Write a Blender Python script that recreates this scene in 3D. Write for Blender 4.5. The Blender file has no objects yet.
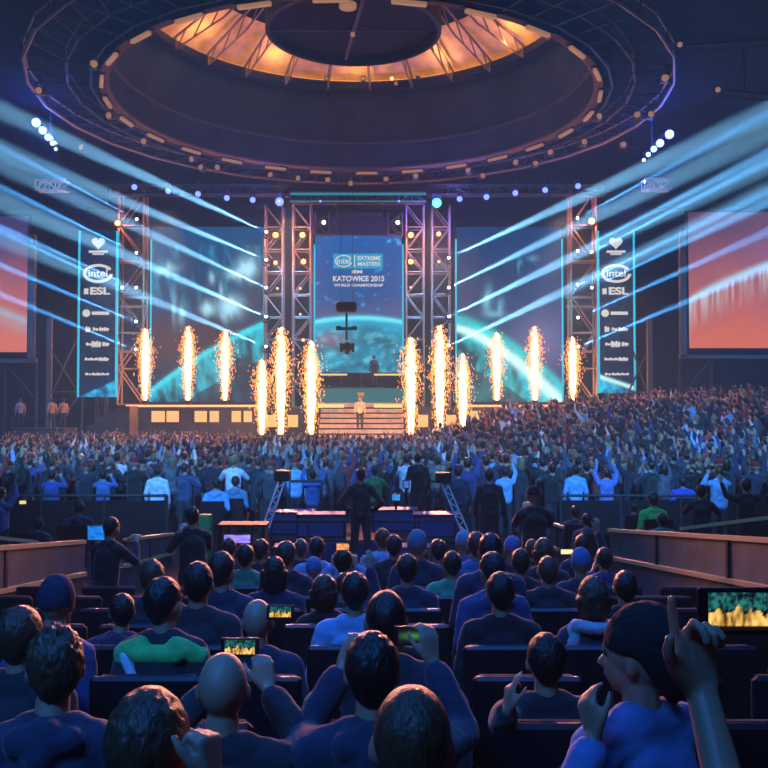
import bpy, bmesh, math, random
import numpy as np
from mathutils import Vector, Matrix, noise
random.seed(7)
SC = bpy.context.scene
C = SC.collection
PI = math.pi
F, CZ, HY = 900.0, 2.85, 411.0

def P(px, py, d):
    return Vector(((px-384)*d/F, d, CZ+(HY-py)*d/F))
def lin(c):
    return tuple(((v/255)/12.92 if v/255 <= .04045 else ((v/255+.055)/1.055)**2.4) for v in c)

# ------------------------------------------------------------------ camera
cam = bpy.data.cameras.new('camera'); co = bpy.data.objects.new('camera', cam); C.objects.link(co)
SC.camera = co; cam.sensor_width = 36; cam.lens = F/768*36; cam.clip_end = 300
co.location = (0, 0, CZ); co.rotation_euler = (PI/2+math.atan(27/F), 0, 0)
SC.view_settings.view_transform = 'Standard'; SC.view_settings.look = 'None'
SC.view_settings.gamma = 1; SC.view_settings.exposure = -.35; SC.view_settings.use_curve_mapping = False
SC.cycles.use_denoising = True
SC.cycles.max_bounces = 4; SC.cycles.diffuse_bounces = 2; SC.cycles.glossy_bounces = 2; SC.cycles.volume_bounces = 0
w = bpy.data.worlds.new('world'); SC.world = w; w.use_nodes = True
w.node_tree.nodes['Background'].inputs[0].default_value = (.01, .02, .06, 1)
w.node_tree.nodes['Background'].inputs[1].default_value = .08

# ------------------------------------------------------------------ materials
def mat(name, col=(.1, .1, .1), rough=.6, metal=0, spec=.5, emit=None, es=1, bump=None, objcol=False, noise_mix=None, sheen=0, coat=0):
    m = bpy.data.materials.new(name); m.use_nodes = True; nt = m.node_tree; b = nt.nodes['Principled BSDF']
    b.inputs['Base Color'].default_value = (*col, 1); b.inputs['Roughness'].default_value = rough
    b.inputs['Metallic'].default_value = metal; b.inputs['Specular IOR Level'].default_value = spec
    b.inputs['Sheen Weight'].default_value = sheen; b.inputs['Coat Weight'].default_value = coat
    src = None
    if objcol:
        oi = nt.nodes.new('ShaderNodeObjectInfo'); src = oi.outputs['Color']
    if noise_mix:
        sc, amt = noise_mix
        tc = nt.nodes.new('ShaderNodeTexCoord'); n = nt.nodes.new('ShaderNodeTexNoise'); n.inputs['Scale'].default_value = sc; n.inputs['Detail'].default_value = 5
        nt.links.new(tc.outputs['Object'], n.inputs['Vector'])
        mr = nt.nodes.new('ShaderNodeMapRange'); mr.inputs[1].default_value = .3; mr.inputs[2].default_value = .7
        mr.inputs[3].default_value = 1-amt; mr.inputs[4].default_value = 1+amt; nt.links.new(n.outputs[0], mr.inputs[0])
        mx = nt.nodes.new('ShaderNodeVectorMath'); mx.operation = 'MULTIPLY'
        if src is not None: nt.links.new(src, mx.inputs[0])
        else: mx.inputs[0].default_value = col
        nt.links.new(mr.outputs[0], mx.inputs[1]); src = mx.outputs[0]
    if src is not None: nt.links.new(src, b.inputs['Base Color'])
    if emit is not None:
        b.inputs['Emission Color'].default_value = (*emit, 1); b.inputs['Emission Strength'].default_value = es
    if bump:
        sc, st = bump[0], bump[1]
        tc = nt.nodes.new('ShaderNodeTexCoord'); n = nt.nodes.new('ShaderNodeTexNoise'); n.inputs['Scale'].default_value = sc; n.inputs['Detail'].default_value = 4
        mp = nt.nodes.new('ShaderNodeMapping'); mp.inputs['Scale'].default_value = bump[2] if len(bump) > 2 else (1, 1, 1)
        nt.links.new(tc.outputs['Object'], mp.inputs[0]); nt.links.new(mp.outputs[0], n.inputs['Vector'])
        bp = nt.nodes.new('ShaderNodeBump'); bp.inputs['Strength'].default_value = st; bp.inputs['Distance'].default_value = .01
        nt.links.new(n.outputs[0], bp.inputs['Height']); nt.links.new(bp.outputs[0], b.inputs['Normal'])
    return m
def emat(name, col, es, nosample=False):
    m = mat(name, (0, 0, 0), .5, emit=col, es=es, spec=.2)
    if nosample: m.cycles.emission_sampling = 'NONE'
    return m
def attrmat(name, es=1.0):
    m = mat(name, (.002, .002, .002), .4, spec=.1); nt = m.node_tree; b = nt.nodes['Principled BSDF']
    a = nt.nodes.new('ShaderNodeAttribute'); a.attribute_name = 'Col'
    nt.links.new(a.outputs['Color'], b.inputs['Emission Color']); b.inputs['Emission Strength'].default_value = es
    return m
M = {}
M['floor'] = mat('dark_concrete', (.012, .015, .022), .8, spec=.2, noise_mix=(1.2, .3))
M['wall'] = mat('dark_wall_paint', (.008, .012, .022), .9, spec=.1, noise_mix=(.3, .4))
M['ceil'] = mat('dark_ceiling', (.004, .006, .01), .9, spec=.1, noise_mix=(.4, .5))
M['drum'] = mat('ribbed_drum_lining', (.02, .028, .034), .85, spec=.1, bump=(3, .6, (6, 6, .1)), noise_mix=(.5, .45))
M['wood'] = mat('warm_wood_panel', (.62, .43, .2), .6, noise_mix=(1.5, .25))
M['steel'] = mat('painted_steel', (.035, .04, .046), .6, metal=.3, spec=.3)
M['tower'] = mat('lit_tower_steel', (.13, .15, .17), .5, metal=.3)  # lighter copy of the steel, teal light on the towers put into it
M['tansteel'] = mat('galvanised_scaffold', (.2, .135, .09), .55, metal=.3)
M['black'] = mat('black_paint', (.006, .006, .008), .6, spec=.2)
M['blackgloss'] = mat('black_moulded_plastic', (.008, .009, .014), .3)
M['fabric'] = mat('dark_seat_fabric', (.01, .011, .02), .85, bump=(150, .4))
M['deck'] = mat('stage_deck', (.02, .018, .02), .7, noise_mix=(2, .3))
M['fascia'] = mat('stage_fascia', (.06, .04, .03), .6, noise_mix=(2, .4))
M['step'] = mat('stair_tread', (.45, .36, .28), .45, noise_mix=(4, .2))
M['litrail'] = mat('orange_lit_brushed_rail', (.85, .55, .25), .4, metal=.2)  # orange stage light on the rails put into the base colour
M['panel'] = mat('balustrade_panel', (.07, .1, .13), .5, noise_mix=(3, .4))
M['tan'] = emat('tan_lamp_and_panel_glow', (.8, .4, .2), .5)
M['cove'] = emat('cove_strip_glow', (1, .42, .1), 2.5)
M['orange'] = emat('orange_lamp_glow', (1, .36, .1), 4)
M['white'] = emat('white_lamp_glow', (.8, .9, 1), 12)
M['blue'] = emat('blue_lamp_glow', (.13, .2, 1), 3.5)
M['bluewhite'] = emat('blue_white_lamp_glow', (.28, .42, 1), 4.5)
M['cyan'] = emat('cyan_lamp_glow', (.1, .8, 1), 3)
M['strip'] = emat('cyan_led_strip', (.02, .42, .62), 1.7)
M['logo'] = emat('white_lit_logo', (.75, .76, .72), 1.1)
M['panelglow'] = emat('amber_backlit_panel', (1, .48, .16), 1.5)
M['hot'] = emat('white_hot_sparks', (1, .68, .4), 5, True)
M['spark'] = emat('orange_sparks', (1, .36, .08), 3.0, True)
M['skin'] = mat('skin', (.36, .21, .15), .5, noise_mix=(12, .12))
M['lip'] = mat('lips', (.4, .15, .13), .5)
M['eye'] = mat('eyes', (.05, .04, .04), .2)
M['cloth'] = mat('clothing_cloth', objcol=True, rough=.85, bump=(40, .5), noise_mix=(14, .2), sheen=.2)
M['trous'] = mat('dark_denim', (.02, .025, .04), .85, bump=(60, .4))
M['hair'] = mat('hair_strands', objcol=True, rough=.42, bump=(90, .9, (1, 1, .15)), noise_mix=(40, .35))
M['hat'] = mat('knitted_hat_cloth', objcol=True, rough=.9, bump=(60, .6))
M['screen'] = attrmat('screen_picture', 2.1)
M['teal'] = emat('teal_riser_glow', (.02, .3, .34), .6)
M['amberrail'] = emat('amber_light_bar', (1, .5, .18), 1.9)

# ------------------------------------------------------------------ mesh helpers
def tag(o, label=None, cat=None, group=None, kind=None):
    if label: o['label'] = label
    if cat: o['category'] = cat
    if group: o['group'] = group
    if kind: o['kind'] = kind
    return o
def empty(name, loc=(0, 0, 0), rz=0, **k):
    o = bpy.data.objects.new(name, None); C.objects.link(o); o.location = loc; o.rotation_euler = (0, 0, rz); o.empty_display_size = .1
    return tag(o, **k)
def frame_of(a, b):
    z = (b-a).normalized(); x = z.orthogonal().normalized(); return x, z.cross(x), z
class MB:
    def __init__(s): s.v = []; s.f = []; s.m = []
    def add(s, v, f, m=0):
        o = len(s.v); s.v += [tuple(p) for p in v]; s.f += [tuple(i+o for i in q) for q in f]; s.m += [m]*len(f); return s
    def box(s, a, b, m=0, bev=0):
        a, b = [min(p) for p in zip(a, b)], [max(p) for p in zip(a, b)]
        if bev:
            v = []
            for x, sx in ((a[0], 1), (b[0], -1)):
                for y, sy in ((a[1], 1), (b[1], -1)):
                    for z, sz in ((a[2], 1), (b[2], -1)):
                        v += [(x+sx*bev, y+sy*bev, z), (x+sx*bev, y, z+sz*bev), (x, y+sy*bev, z+sz*bev)]
            bm = bmesh.new(); [bm.verts.new(q) for q in v]; bmesh.ops.convex_hull(bm, input=bm.verts); bm.verts.index_update()
            s.add([q.co for q in bm.verts], [[q.index for q in f.verts] for f in bm.faces], m); bm.free(); return s
        v = [(x, y, z) for x in (a[0], b[0]) for y in (a[1], b[1]) for z in (a[2], b[2])]
        return s.add(v, [(0, 1, 3, 2), (4, 6, 7, 5), (0, 4, 5, 1), (2, 3, 7, 6), (0, 2, 6, 4), (1, 5, 7, 3)], m)
    def cyl(s, a, b, r0, r1=None, n=8, m=0, cap=True):
        a, b = Vector(a), Vector(b); r1 = r0 if r1 is None else r1; x, y, z = frame_of(a, b); v = []
        for p, r in ((a, r0), (b, r1)):
            for i in range(n):
                t = 2*PI*i/n; v.append(p+x*r*math.cos(t)+y*r*math.sin(t))
        f = [(i, (i+1) % n, n+(i+1) % n, n+i) for i in range(n)]
        if cap: f += [tuple(range(n-1, -1, -1)), tuple(range(n, 2*n))]
        return s.add(v, f, m)
    def beam(s, a, b, wd, ht, m=0):
        a, b = Vector(a), Vector(b); z = (b-a).normalized(); up = Vector((0, 0, 1)) if abs(z.z) < .95 else Vector((0, 1, 0))
        x = z.cross(up).normalized()*wd/2; y = x.normalized().cross(z)*ht/2
        v = [a-x-y, a+x-y, a+x+y, a-x+y, b-x-y, b+x-y, b+x+y, b-x+y]
        return s.add(v, [(0, 3, 2, 1), (4, 5, 6, 7), (0, 1, 5, 4), (1, 2, 6, 5), (2, 3, 7, 6), (3, 0, 4, 7)], m)
    def ball(s, c, r, m=0, n=10, k=6):
        r = (r, r, r) if isinstance(r, (int, float)) else r; v = [(c[0], c[1], c[2]-r[2])]
        for j in range(1, k):
            t = PI*j/k
            for i in range(n):
                u = 2*PI*i/n; v.append((c[0]+r[0]*math.sin(t)*math.cos(u), c[1]+r[1]*math.sin(t)*math.sin(u), c[2]-r[2]*math.cos(t)))
        v.append((c[0], c[1], c[2]+r[2])); f = []
        for i in range(n): f.append((0, 1+(i+1) % n, 1+i)); f.append((len(v)-1, 1+(k-2)*n+i, 1+(k-2)*n+(i+1) % n))
        for j in range(k-2):
            for i in range(n): a = 1+j*n; f.append((a+i, a+(i+1) % n, a+n+(i+1) % n, a+n+i))
        return s.add(v, f, m)
    def lathe(s, cx, cy, prof, n=64, m=0, a0=0, a1=2*PI, closed=False):
        full = abs(a1-a0-2*PI) < 1e-6; k = n if full else n+1; L = len(prof); v = []
        for i in range(k):
            t = a0+(a1-a0)*i/n
            for r, z in prof: v.append((cx+r*math.cos(t), cy+r*math.sin(t), z))
        f = []
        for i in range(n):
            j = (i+1) % k
            for q in range(L if closed else L-1):
                p = (q+1) % L; f.append((i*L+q, j*L+q, j*L+p, i*L+p))
        return s.add(v, f, m)
    def mesh(s, name, mats, smooth=False):
        me = bpy.data.meshes.new(name); me.from_pydata(s.v, [], s.f)
        for m in (mats if isinstance(mats, (list, tuple)) else [mats]): me.materials.append(m)
        me.polygons.foreach_set('material_index', s.m)
        if smooth: me.polygons.foreach_set('use_smooth', [True]*len(s.f))
        bm = bmesh.new(); bm.from_mesh(me); bmesh.ops.recalc_face_normals(bm, faces=bm.faces); bm.to_mesh(me); bm.free()
        return me
    def build(s, name, mats, parent=None, smooth=False, **k):
        return link(name, s.mesh(name, mats, smooth), parent, **k)
def link(name, me, parent=None, loc=None, **k):
    o = bpy.data.objects.new(name, me); C.objects.link(o)
    if parent: o.parent = parent
    if loc: o.location = loc
    return tag(o, **k)
def copy_tree(o, parent=None):
    c = o.copy(); C.objects.link(c); c.parent = parent
    for ch in list(KIDS.get(o.name, [])): copy_tree(ch, c)
    return c
KIDS = {}
def regkids(o):
    for x in C.objects:
        if x.parent: KIDS.setdefault(x.parent.name, [])
    KIDS[o.name] = [x for x in C.objects if x.parent == o]
    for x in KIDS[o.name]: KIDS[x.name] = [y for y in C.objects if y.parent == x]
def light(kind, loc, col, E, to=None, ang=None, size=.1, blend=.5, sx=None, sy=None, spread=None, name='lamp_light'):
    l = bpy.data.lights.new(name, kind); l.energy = E; l.color = col
    if kind == 'SPOT': l.spot_size = math.radians(ang); l.spot_blend = blend; l.shadow_soft_size = size
    elif kind == 'POINT': l.shadow_soft_size = size
    elif kind == 'AREA':
        l.shape = 'RECTANGLE'; l.size = sx; l.size_y = sy
        if spread: l.spread = math.radians(spread)
    o = bpy.data.objects.new(name, l); C.objects.link(o); o.location = loc
    if to is not None: o.rotation_euler = Vector(to).to_track_quat('-Z', 'Y').to_euler()
    return o

# ------------------------------------------------------------------ picture surfaces (screens show content)
def fbm(x, y, o=4):
    s = 0; a = .5
    for _ in range(o): s += a*noise.noise(Vector((x, y, 3.7))); x *= 2; y *= 2; a *= .5
    return s
def picture(name, a, b, c, nx, ny, fn, parent, thick=.06):
    """a lower left, b lower right, c upper left; fn(u,v)->linear rgb"""
    a, b, c = Vector(a), Vector(b), Vector(c); v = []; col = []
    for j in range(ny+1):
        for i in range(nx+1):
            u, q = i/nx, j/ny; v.append(a+(b-a)*u+(c-a)*q); col += [*fn(u, q), 1]
    f = [(j*(nx+1)+i, j*(nx+1)+i+1, (j+1)*(nx+1)+i+1, (j+1)*(nx+1)+i) for j in range(ny) for i in range(nx)]
    nrm = (b-a).cross(c-a).normalized()*thick; n0 = len(v)
    for u, q in ((0, 0), (1, 0), (1, 1), (0, 1)): v.append(a+(b-a)*u+(c-a)*q-nrm); col += [0, 0, 0, 1]
    k = [0, nx, (ny+1)*(nx+1)-1, ny*(nx+1)]
    me = bpy.data.meshes.new(name)
    bed = [[i for i in range(nx+1)], [j*(nx+1)+nx for j in range(ny+1)], [ny*(nx+1)+nx-i for i in range(nx+1)], [(ny-j)*(nx+1) for j in range(ny+1)]]
    for e in range(4): f.append(tuple(reversed(bed[e])) + (n0+e, n0+(e+1) % 4))
    f.append((n0+3, n0+2, n0+1, n0))
    me.from_pydata(v, [], f); me.materials.append(M['screen'])
    at = me.color_attributes.new('Col', 'FLOAT_COLOR', 'POINT'); at.data.foreach_set('color', col)
    return link(name, me, parent)
def mix(a, b, t):
    t = max(0, min(1, t)); return tuple(p*(1-t)+q*t for p, q in zip(a, b))
def g(x, s): return math.exp(-(x/s)**2)
def text_mesh(name, body, loc, size, m, parent, ext=.02, sx=1, align='CENTER', bold=0):
    cu = bpy.data.curves.new(name, 'FONT'); cu.body = body; cu.size = size; cu.align_x = align; cu.align_y = 'CENTER'; cu.extrude = ext; cu.offset = bold
    t = bpy.data.objects.new(name+'_tmp', cu); C.objects.link(t)
    dg = bpy.context.evaluated_depsgraph_get(); me = bpy.data.meshes.new_from_object(t.evaluated_get(dg))
    bpy.data.objects.remove(t); me.materials.clear(); me.materials.append(m)
    me.transform(Matrix.Rotation(PI/2, 4, 'X') @ Matrix.Diagonal((sx, 1, 1, 1)))
    return link(name, me, parent, loc=loc)

# ================================================================== SETTING
CX, CY = -1.3, 38.0
WL, WR, YB = -33, 31, 61
MB().box((WL, -3, -.3), (WR, YB, 0)).build('floor', M['floor'], kind='structure')
MB().box((WL, YB, 0), (WR, YB+.4, 17)).build('wall_back', M['wall'], kind='structure')
MB().box((WL-.4, -3, 0), (WL, YB, 17)).build('wall_left', M['wall'], kind='structure')
MB().box((WR, -3, 0), (WR+.4, YB, 17)).build('wall_right', M['wall'], kind='structure')
# ceiling with round opening
cb = MB(); n = 96; v = []
for i in range(n):
    t = 2*PI*i/n; dx, dy = math.cos(t), math.sin(t)
    v.append((CX+10.15*dx, CY+10.15*dy, 16.6))
    k = min((WR-CX)/dx if dx > 1e-6 else 1e9, (WL-CX)/dx if dx < -1e-6 else 1e9, (YB-CY)/dy if dy > 1e-6 else 1e9, (-3-CY)/dy if dy < -1e-6 else 1e9)
    v.append((CX+k*dx, CY+k*dy, 16.6))
v += [(a, b, c+.3) for a, b, c in v]
for i in range(n):
    j = (i+1) % n; cb.f += [(2*i, 2*i+1, 2*j+1, 2*j), (2*n+2*i, 2*n+2*j, 2*n+2*j+1, 2*n+2*i+1), (2*i, 2*j, 2*n+2*j, 2*n+2*i)]; cb.m += [0]*3
cb.v = v; cb.build('ceiling', M['ceil'], kind='structure')
MB().lathe(CX, CY, [(10.1, 15.85), (10.1, 20.0), (10.35, 20.0), (10.35, 15.85)], 96, closed=True).build('ceiling_drum', M['drum'], kind='structure', smooth=False)
MB().lathe(CX, CY, [(9.98, 17.2), (10.09, 17.2), (10.09, 17.32), (9.98, 17.32)], 96, closed=True).build('trim_1', mat('drum_band', (.06, .05, .045), .8, spec=.1), kind='structure')
MB().lathe(CX, CY, [(9.98, 15.85), (10.09, 15.8), (10.35, 15.8), (10.35, 15.95), (9.98, 15.95)], 96, closed=True).build('trim_2', mat('drum_rim', (.1, .06, .045), .8, spec=.1), kind='structure')
MB().lathe(CX, CY, [(10.35, 20), (9.4, 20), (9.3, 20.25), (9.4, 20.35), (10.35, 20.35)], 96, closed=True).build('trim_3', M['black'], kind='structure')
MB().lathe(CX, CY, [(10.3, 20.36), (7.0, 21.75)], 96).build('ceiling_wood_ring', M['wood'], kind='structure')
MB().lathe(CX, CY, [(7.0, 21.75), (3.9, 23.4), (0, 24)], 96).build('ceiling_dome', M['ceil'], kind='structure')
t = empty('cove_light_ring', (CX, CY, 20.4), label='warm cove light strip glowing along the wooden ring above the round ceiling drum', cat='ceiling light')
MB().lathe(0, 0, [(9.55, 0), (9.7, 0), (9.7, .06), (9.55, .06)], 96, closed=True).build('light_strip', M['cove'], t)
MB().lathe(0, 0, [(9.45, -.05), (9.8, -.05), (9.8, 0), (9.45, 0)], 96, closed=True).build('channel', M['black'], t)
for k in range(12): light('POINT', (CX+8.3*math.cos(2*PI*k/12), CY+8.3*math.sin(2*PI*k/12), 20.45), (1, .5, .12), 95, size=.15, name='wood_fill_light')  # points added inside the dome so all the wood is lit
# lantern drum hanging in the middle
t = empty('lantern_drum', (CX, CY, 18.95), label='black round drum hanging in the centre of the ceiling opening', cat='ceiling drum')
MB().lathe(0, 0, [(3.6, 0), (3.75, .05), (3.75, 4.6), (3.55, 4.6), (3.55, .05)], 72, closed=True).build('shell', M['black'], t)
MB().lathe(0, 0, [(3.55, .5), (0, .5)], 72).build('underside', M['ceil'], t)
b = MB(); b.beam((-.5, 3.5, .3), (.6, -3.5, .3), .14, .14); b.beam((-3.5, .4, .32), (3.5, .4, .32), .05, .05); b.build('cross_beam', M['steel'], t)
for (x, y, r) in ((-.15, -2.4, .35), (-.05, .35, .1)):
    lb = MB().cyl((x, y, .05), (x, y, .2), r, r, 20).build('round_lamp', M['tan'], t)
# dome ribs
NR = 26
t = empty('dome_rib_truss', (CX, CY, 20), label='ring of tan steel ribs rising over the lit wooden ring in the dome', cat='truss')
for i in range(NR):
    a = 2*PI*i/NR+.06; rb = MB(); c, s = math.cos(a), math.sin(a)
    q = lambda r, z, o=0: (r*c-o*s, r*s+o*c, z)
    rb.beam(q(9.5, .35), q(4.0, 3.0), .09, .09); rb.beam(q(9.3, -.15), q(6.6, .9), .06, .06); rb.beam(q(6.6, .9), q(4.0, 2.6), .07, .07)
    for k in range(4): rb.beam(q(9.3-k*1.0, -.15+k*.4), q(8.7-k*1.0, .73+k*.45), .05, .05)
    rb.beam(q(9.3, -.15), q(9.3, .45), .06, .06)
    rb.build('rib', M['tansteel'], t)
# small lamps under the dome ledge
for i, (px, col) in enumerate(((290, 'steel'), (326, 'tan'), (363, 'tan'), (392, 'orange'), (396, 'tan'), (418, 'steel'), (460, 'steel'))):
    p = P(px, 78 if px != 396 else 83, 47)
    p.y = CY+math.sqrt(max(0, 9.1**2-(p.x-CX)**2)); p.z = CZ+(HY-(78 if px != 396 else 83))*p.y/F
    tt = empty('ledge_lamp', p, label=['dark lamp under the dome ledge, far left', 'faint warm lamp under the dome ledge left of the drum', 'faint warm lamp under the dome ledge at its middle', 'bright yellow lamp under the dome ledge right of centre', 'warm lamp hanging just below the bright yellow ledge lamp', 'blue-grey lamp under the dome ledge right of the bright one', 'dark lamp under the dome ledge at far right'][i], cat='lamp', group='lamps under the dome ledge')
    MB().box((-.12, -.1, 0), (.12, .1, .25)).build('housing', M['black'], tt); MB().cyl((0, -.16, .1), (0, -.1, .1), .1, .1, 12).build('lens', M[col] if col != 'steel' else M['steel'], tt)
# catwalk ring
t = empty('catwalk_ring', (CX, CY, 15.85), label='dark round catwalk hanging under the ceiling around the drum', cat='catwalk')
for R, r, z in ((13.1, .07, 0), (13.1, .04, .55), (11.6, .06, .1), (11.6, .03, .6), (10.7, .05, 0)):
    mb = MB(); NN = 30
    for i in range(NN):
        a0, a1 = 2*PI*i/NN, 2*PI*(i+1)/NN; mb.cyl((R*math.cos(a0), R*math.sin(a0), z), (R*math.cos(a1), R*math.sin(a1), z), r, r, 6)
    mb.build('rail', M['steel' if R != 13.1 else 'tansteel'], t)
mb = MB()
for i in range(60):
    a = 2*PI*i/60; c, s = math.cos(a), math.sin(a); mb.cyl((10.4*c, 10.4*s, .05), (13.1*c, 13.1*s, .05), .03, .03, 5)
    mb.cyl((13.1*c, 13.1*s, 0), (13.1*c, 13.1*s, .7), .025, .025, 5); mb.cyl((11.6*c, 11.6*s, .1), (13.1*math.cos(a+.1), 13.1*math.sin(a+.1), .1), .02, .02, 5)
mb.build('cross_bars', M['steel'], t)
# rim panels and hanging spots: prototypes then copies
pr = empty('rim_panel', (0, 0, 0)); MB().box((-.56, -.07, -.02), (.56, .07, .1)).build('panel_face', M['tan'], pr); MB().box((-.66, -.12, .1), (.66, .12, .16)).build('housing', M['black'], pr); regkids(pr)  # emission on the panels stands in for warm light falling on them
first = True
for i in range(26):
    a = 2*PI*(i+.35)/26
    o = pr if first else copy_tree(pr); first = False
    o.location = (CX+10.25*math.cos(a), CY+10.25*math.sin(a), 15.65); o.rotation_euler = (0, 0, a+PI/2)
    side = 'left' if math.cos(a) < -.5 else 'right' if math.cos(a) > .5 else 'far' if math.sin(a) > 0 else 'near'
    tag(o, 'tan glowing rectangular panel on the %s edge of the round drum rim' % side, 'lamp', 'tan panels on the %s drum rim' % side)
pr = empty('hanging_spotlight'); MB().cyl((0, 0, .1), (0, 0, .6), .02, .02, 6).build('hanger', M['steel'], pr)
MB().box((-.17, -.15, -.2), (.17, .15, .12), bev=.03).build('housing', M['steel'], pr); MB().cyl((0, -.2, -.05), (0, -.14, -.05), .12, .14, 14).build('lens', M['tan'], pr); regkids(pr)
first = True
for i, (px, py) in enumerate([(271, 173), (299, 176), (328, 178), (386, 178), (416, 175), (470, 169), (482, 174), (201, 166), (215, 165), (143, 139), (192, 156), (108, 112), (81, 146), (599, 114), (536, 162), (625, 142), (518, 160), (640, 113), (37, 87), (652, 112), (552, 150), (350, 181), (585, 140), (90, 60), (668, 74)]):
    R = 10.9; # solve depth on the ring of radius R
    k = (px-384)/F; best = None
    for d in np.arange(26, 52, .05):
        rr = math.hypot(k*d-CX, d-CY); z = CZ+(HY-py)*d/F; e = abs(z-15.4)+.3*max(0, 10.2-rr)+.3*max(0, rr-14)
        if best is None or e < best[0]: best = (e, d)
    p = P(px, py, best[1]); o = pr if first else copy_tree(pr); first = False; o.location = p
    o.rotation_euler = (random.uniform(-.3, .3), 0, random.uniform(-.6, .6))
    side = 'left' if px < 240 else 'right' if px > 500 else 'front centre'
    tag(o, 'small warm spotlight hanging below the catwalk ring, %s side' % side, 'spotlight', 'spotlights under the catwalk, %s' % side)
# catwalk bars at the upper right and odd ceiling bars
for (x0, y0, x1, y1, d, nm) in ((683, 41, 775, 36, 33, 'upper dim catwalk bar with a warm end lamp near the right edge'), (721, 87, 775, 91, 33, 'lower dim catwalk bar with a warm end lamp near the right edge'), (625, 143, 641, 147, 44, 'short ceiling bar with a warm tip above the right blue lamp row')):
    t = empty('catwalk_bar', P(x0, y0, d), label=nm, cat='catwalk bar'); e = P(x1, y1, d)-P(x0, y0, d)
    MB().cyl((0, 0, 0), e, .05, .05, 6).cyl((0, 0, -.25), e+Vector((0, 0, -.25)), .03, .03, 6).build('bar', M['steel'], t); MB().ball((0, -.05, 0), .1).build('lamp', M['tan'], t)
    MB().cyl(e*.5, e*.5+Vector((0, 0, 16.6-P(x0, y0, d).z-e.z*.5)), .02, .02, 5).build('hanger', M['black'], t)
for (x0, y0, x1, y1, d) in ((32, 56, 58, 47, 37), (645, 48, 672, 58, 37)):
    t = empty('strip_light', P(x0, y0, d), label='faint pale blue strip at the %s end of the catwalk ring' % ('left' if x0 < 300 else 'right'), cat='light'); e = P(x1, y1, d)-P(x0, y0, d)
    MB().beam((0, 0, 0), e, .12, .14).build('tube', emat('faint_blue_tube', (.15, .3, .4), .5), t); MB().beam((0, 0, .12), e+Vector((0, 0, .12)), .2, .08).build('housing', M['black'], t)
for (x0, y0, x1, y1) in ((80, 12, 100, 1), (612, 0, 632, 14), (628, 6, 652, 2), (590, 20, 612, 10), (30, 5, 55, 12)):
    d = 34; MB().cyl(P(x0, y0, d), P(x1, y1, d), .06, .06, 6).build('ceiling_brace', M['tansteel'], label='slanting steel brace under the dark ceiling in the upper %s corner' % ('left' if x0 < 300 else 'right'), cat='brace', group='ceiling braces, upper %s' % ('left' if x0 < 300 else 'right'))

# ================================================================== STAGE
DS = 50.0   # screens' depth
def lattice(mb, A, B, wd, dp, seg, r=.035, m=0):
    """zigzag bracing on the four faces of a box truss running A->B"""
    A, B = Vector(A), Vector(B); ax = (B-A).normalized(); up = Vector((0, 1, 0)); s = ax.cross(up).normalized()*wd/2; u = up*dp/2; L = (B-A).length; n = max(1, round(L/seg))
    for k in range(n):
        p, q = A+ax*L*k/n, A+ax*L*(k+1)/n
        f = 1 if k % 2 else -1
        for e in (-1, 1):
            mb.cyl(p+s*f+u*e, q-s*f+u*e, r, r, 5); mb.cyl(p+s*e+u*f, q+s*e-u*f, r, r, 5)
        mb.cyl(p+s+u, p-s+u, r, r, 5); mb.cyl(p+s-u, p-s-u, r, r, 5)
def truss(name, A, B, wd, dp, seg, m, label, group=None, r=.05, cat='truss'):
    A, B = Vector(A), Vector(B); t = empty(name, A, label=label, cat=cat, group=group); B = B-A; A = Vector((0, 0, 0))
    ax = (B-A).normalized(); up = Vector((0, 1, 0)); s = ax.cross(up).normalized()*wd/2; u = up*dp/2
    for i in (-1, 1):
        for j in (-1, 1): MB().cyl(A+s*i+u*j, B+s*i+u*j, r, r, 8).build('post' if abs(ax.z) > .5 else 'chord', m, t)
    mb = MB(); lattice(mb, A, B, wd, dp, seg, r*.6); mb.build('bracing', m, t); return t
# upper wings and central structure
def wx(px, d): return (px-384)*d/F
ZW, ZA, ZC = 3.2, 1.5, 4.05
t = empty('stage', (CX, 47, 0), label='wide tiered stage with amber backlit front below the tall screens', cat='stage')
def sb(name, m, x0, x1, y0, y1, z0, z1, par=None):
    return MB().box((x0-CX, y0-47, z0), (x1-CX, y1-47, z1)).build(name, m, par or t)
sb('apron_deck', M['deck'], wx(240, 43), wx(482, 43), 42.6, 47, 0, ZA)
for x0, x1 in ((wx(126, 47), wx(262, 47)), (wx(458, 47), wx(596, 47))):
    wg = sb('wing_deck', M['fascia'], x0, x1, 47, 53, 0, ZW)
    sb('edge_light', M['amberrail'], x0, x1, 46.95, 47, ZW-.14, ZW-.03, wg)
sb('centre_deck', M['deck'], wx(264, 47), wx(456, 47), 47.01, 53, 0, 3.05)
sb('upper_riser', M['teal'], wx(312, 48), wx(410, 48), 48, 52.8, 3.06, ZC)
sb('riser_top', M['deck'], wx(308, 48), wx(412, 48), 47.9, 52.8, ZC, ZC+.08)
sb('ledge', M['step'], wx(318, 47), wx(402, 47), 46.95, 47.9, 3.06, 3.28)
for k in range(6): sb('stair_step', M['step'], wx(318, 44.5), wx(404, 44.5), 44.6+.4*k, 46.99, ZA+.001 if k == 0 else ZA+.26*k-.03, ZA+.26*(k+1)-.1)
for k in range(6): sb('riser_shadow_gap', M['black'], wx(318, 44.5)+.05, wx(404, 44.5)-.05, 44.66+.4*k, 46.98, ZA+.26*(k+1)-.1, ZA+.26*(k+1)-.03)  # black boxes put in as the shade between treads
for px0, px1 in ((152, 165), (167, 179), (195, 207), (210, 219), (232, 241), (244, 252), (470, 480), (498, 508), (515, 527), (545, 557)):
    sb('backlit_panel', M['panelglow'], wx(px0, 47), wx(px1, 47), 46.93, 47.0, CZ+(HY-422)*47/F, CZ+(HY-411)*47/F)
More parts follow.
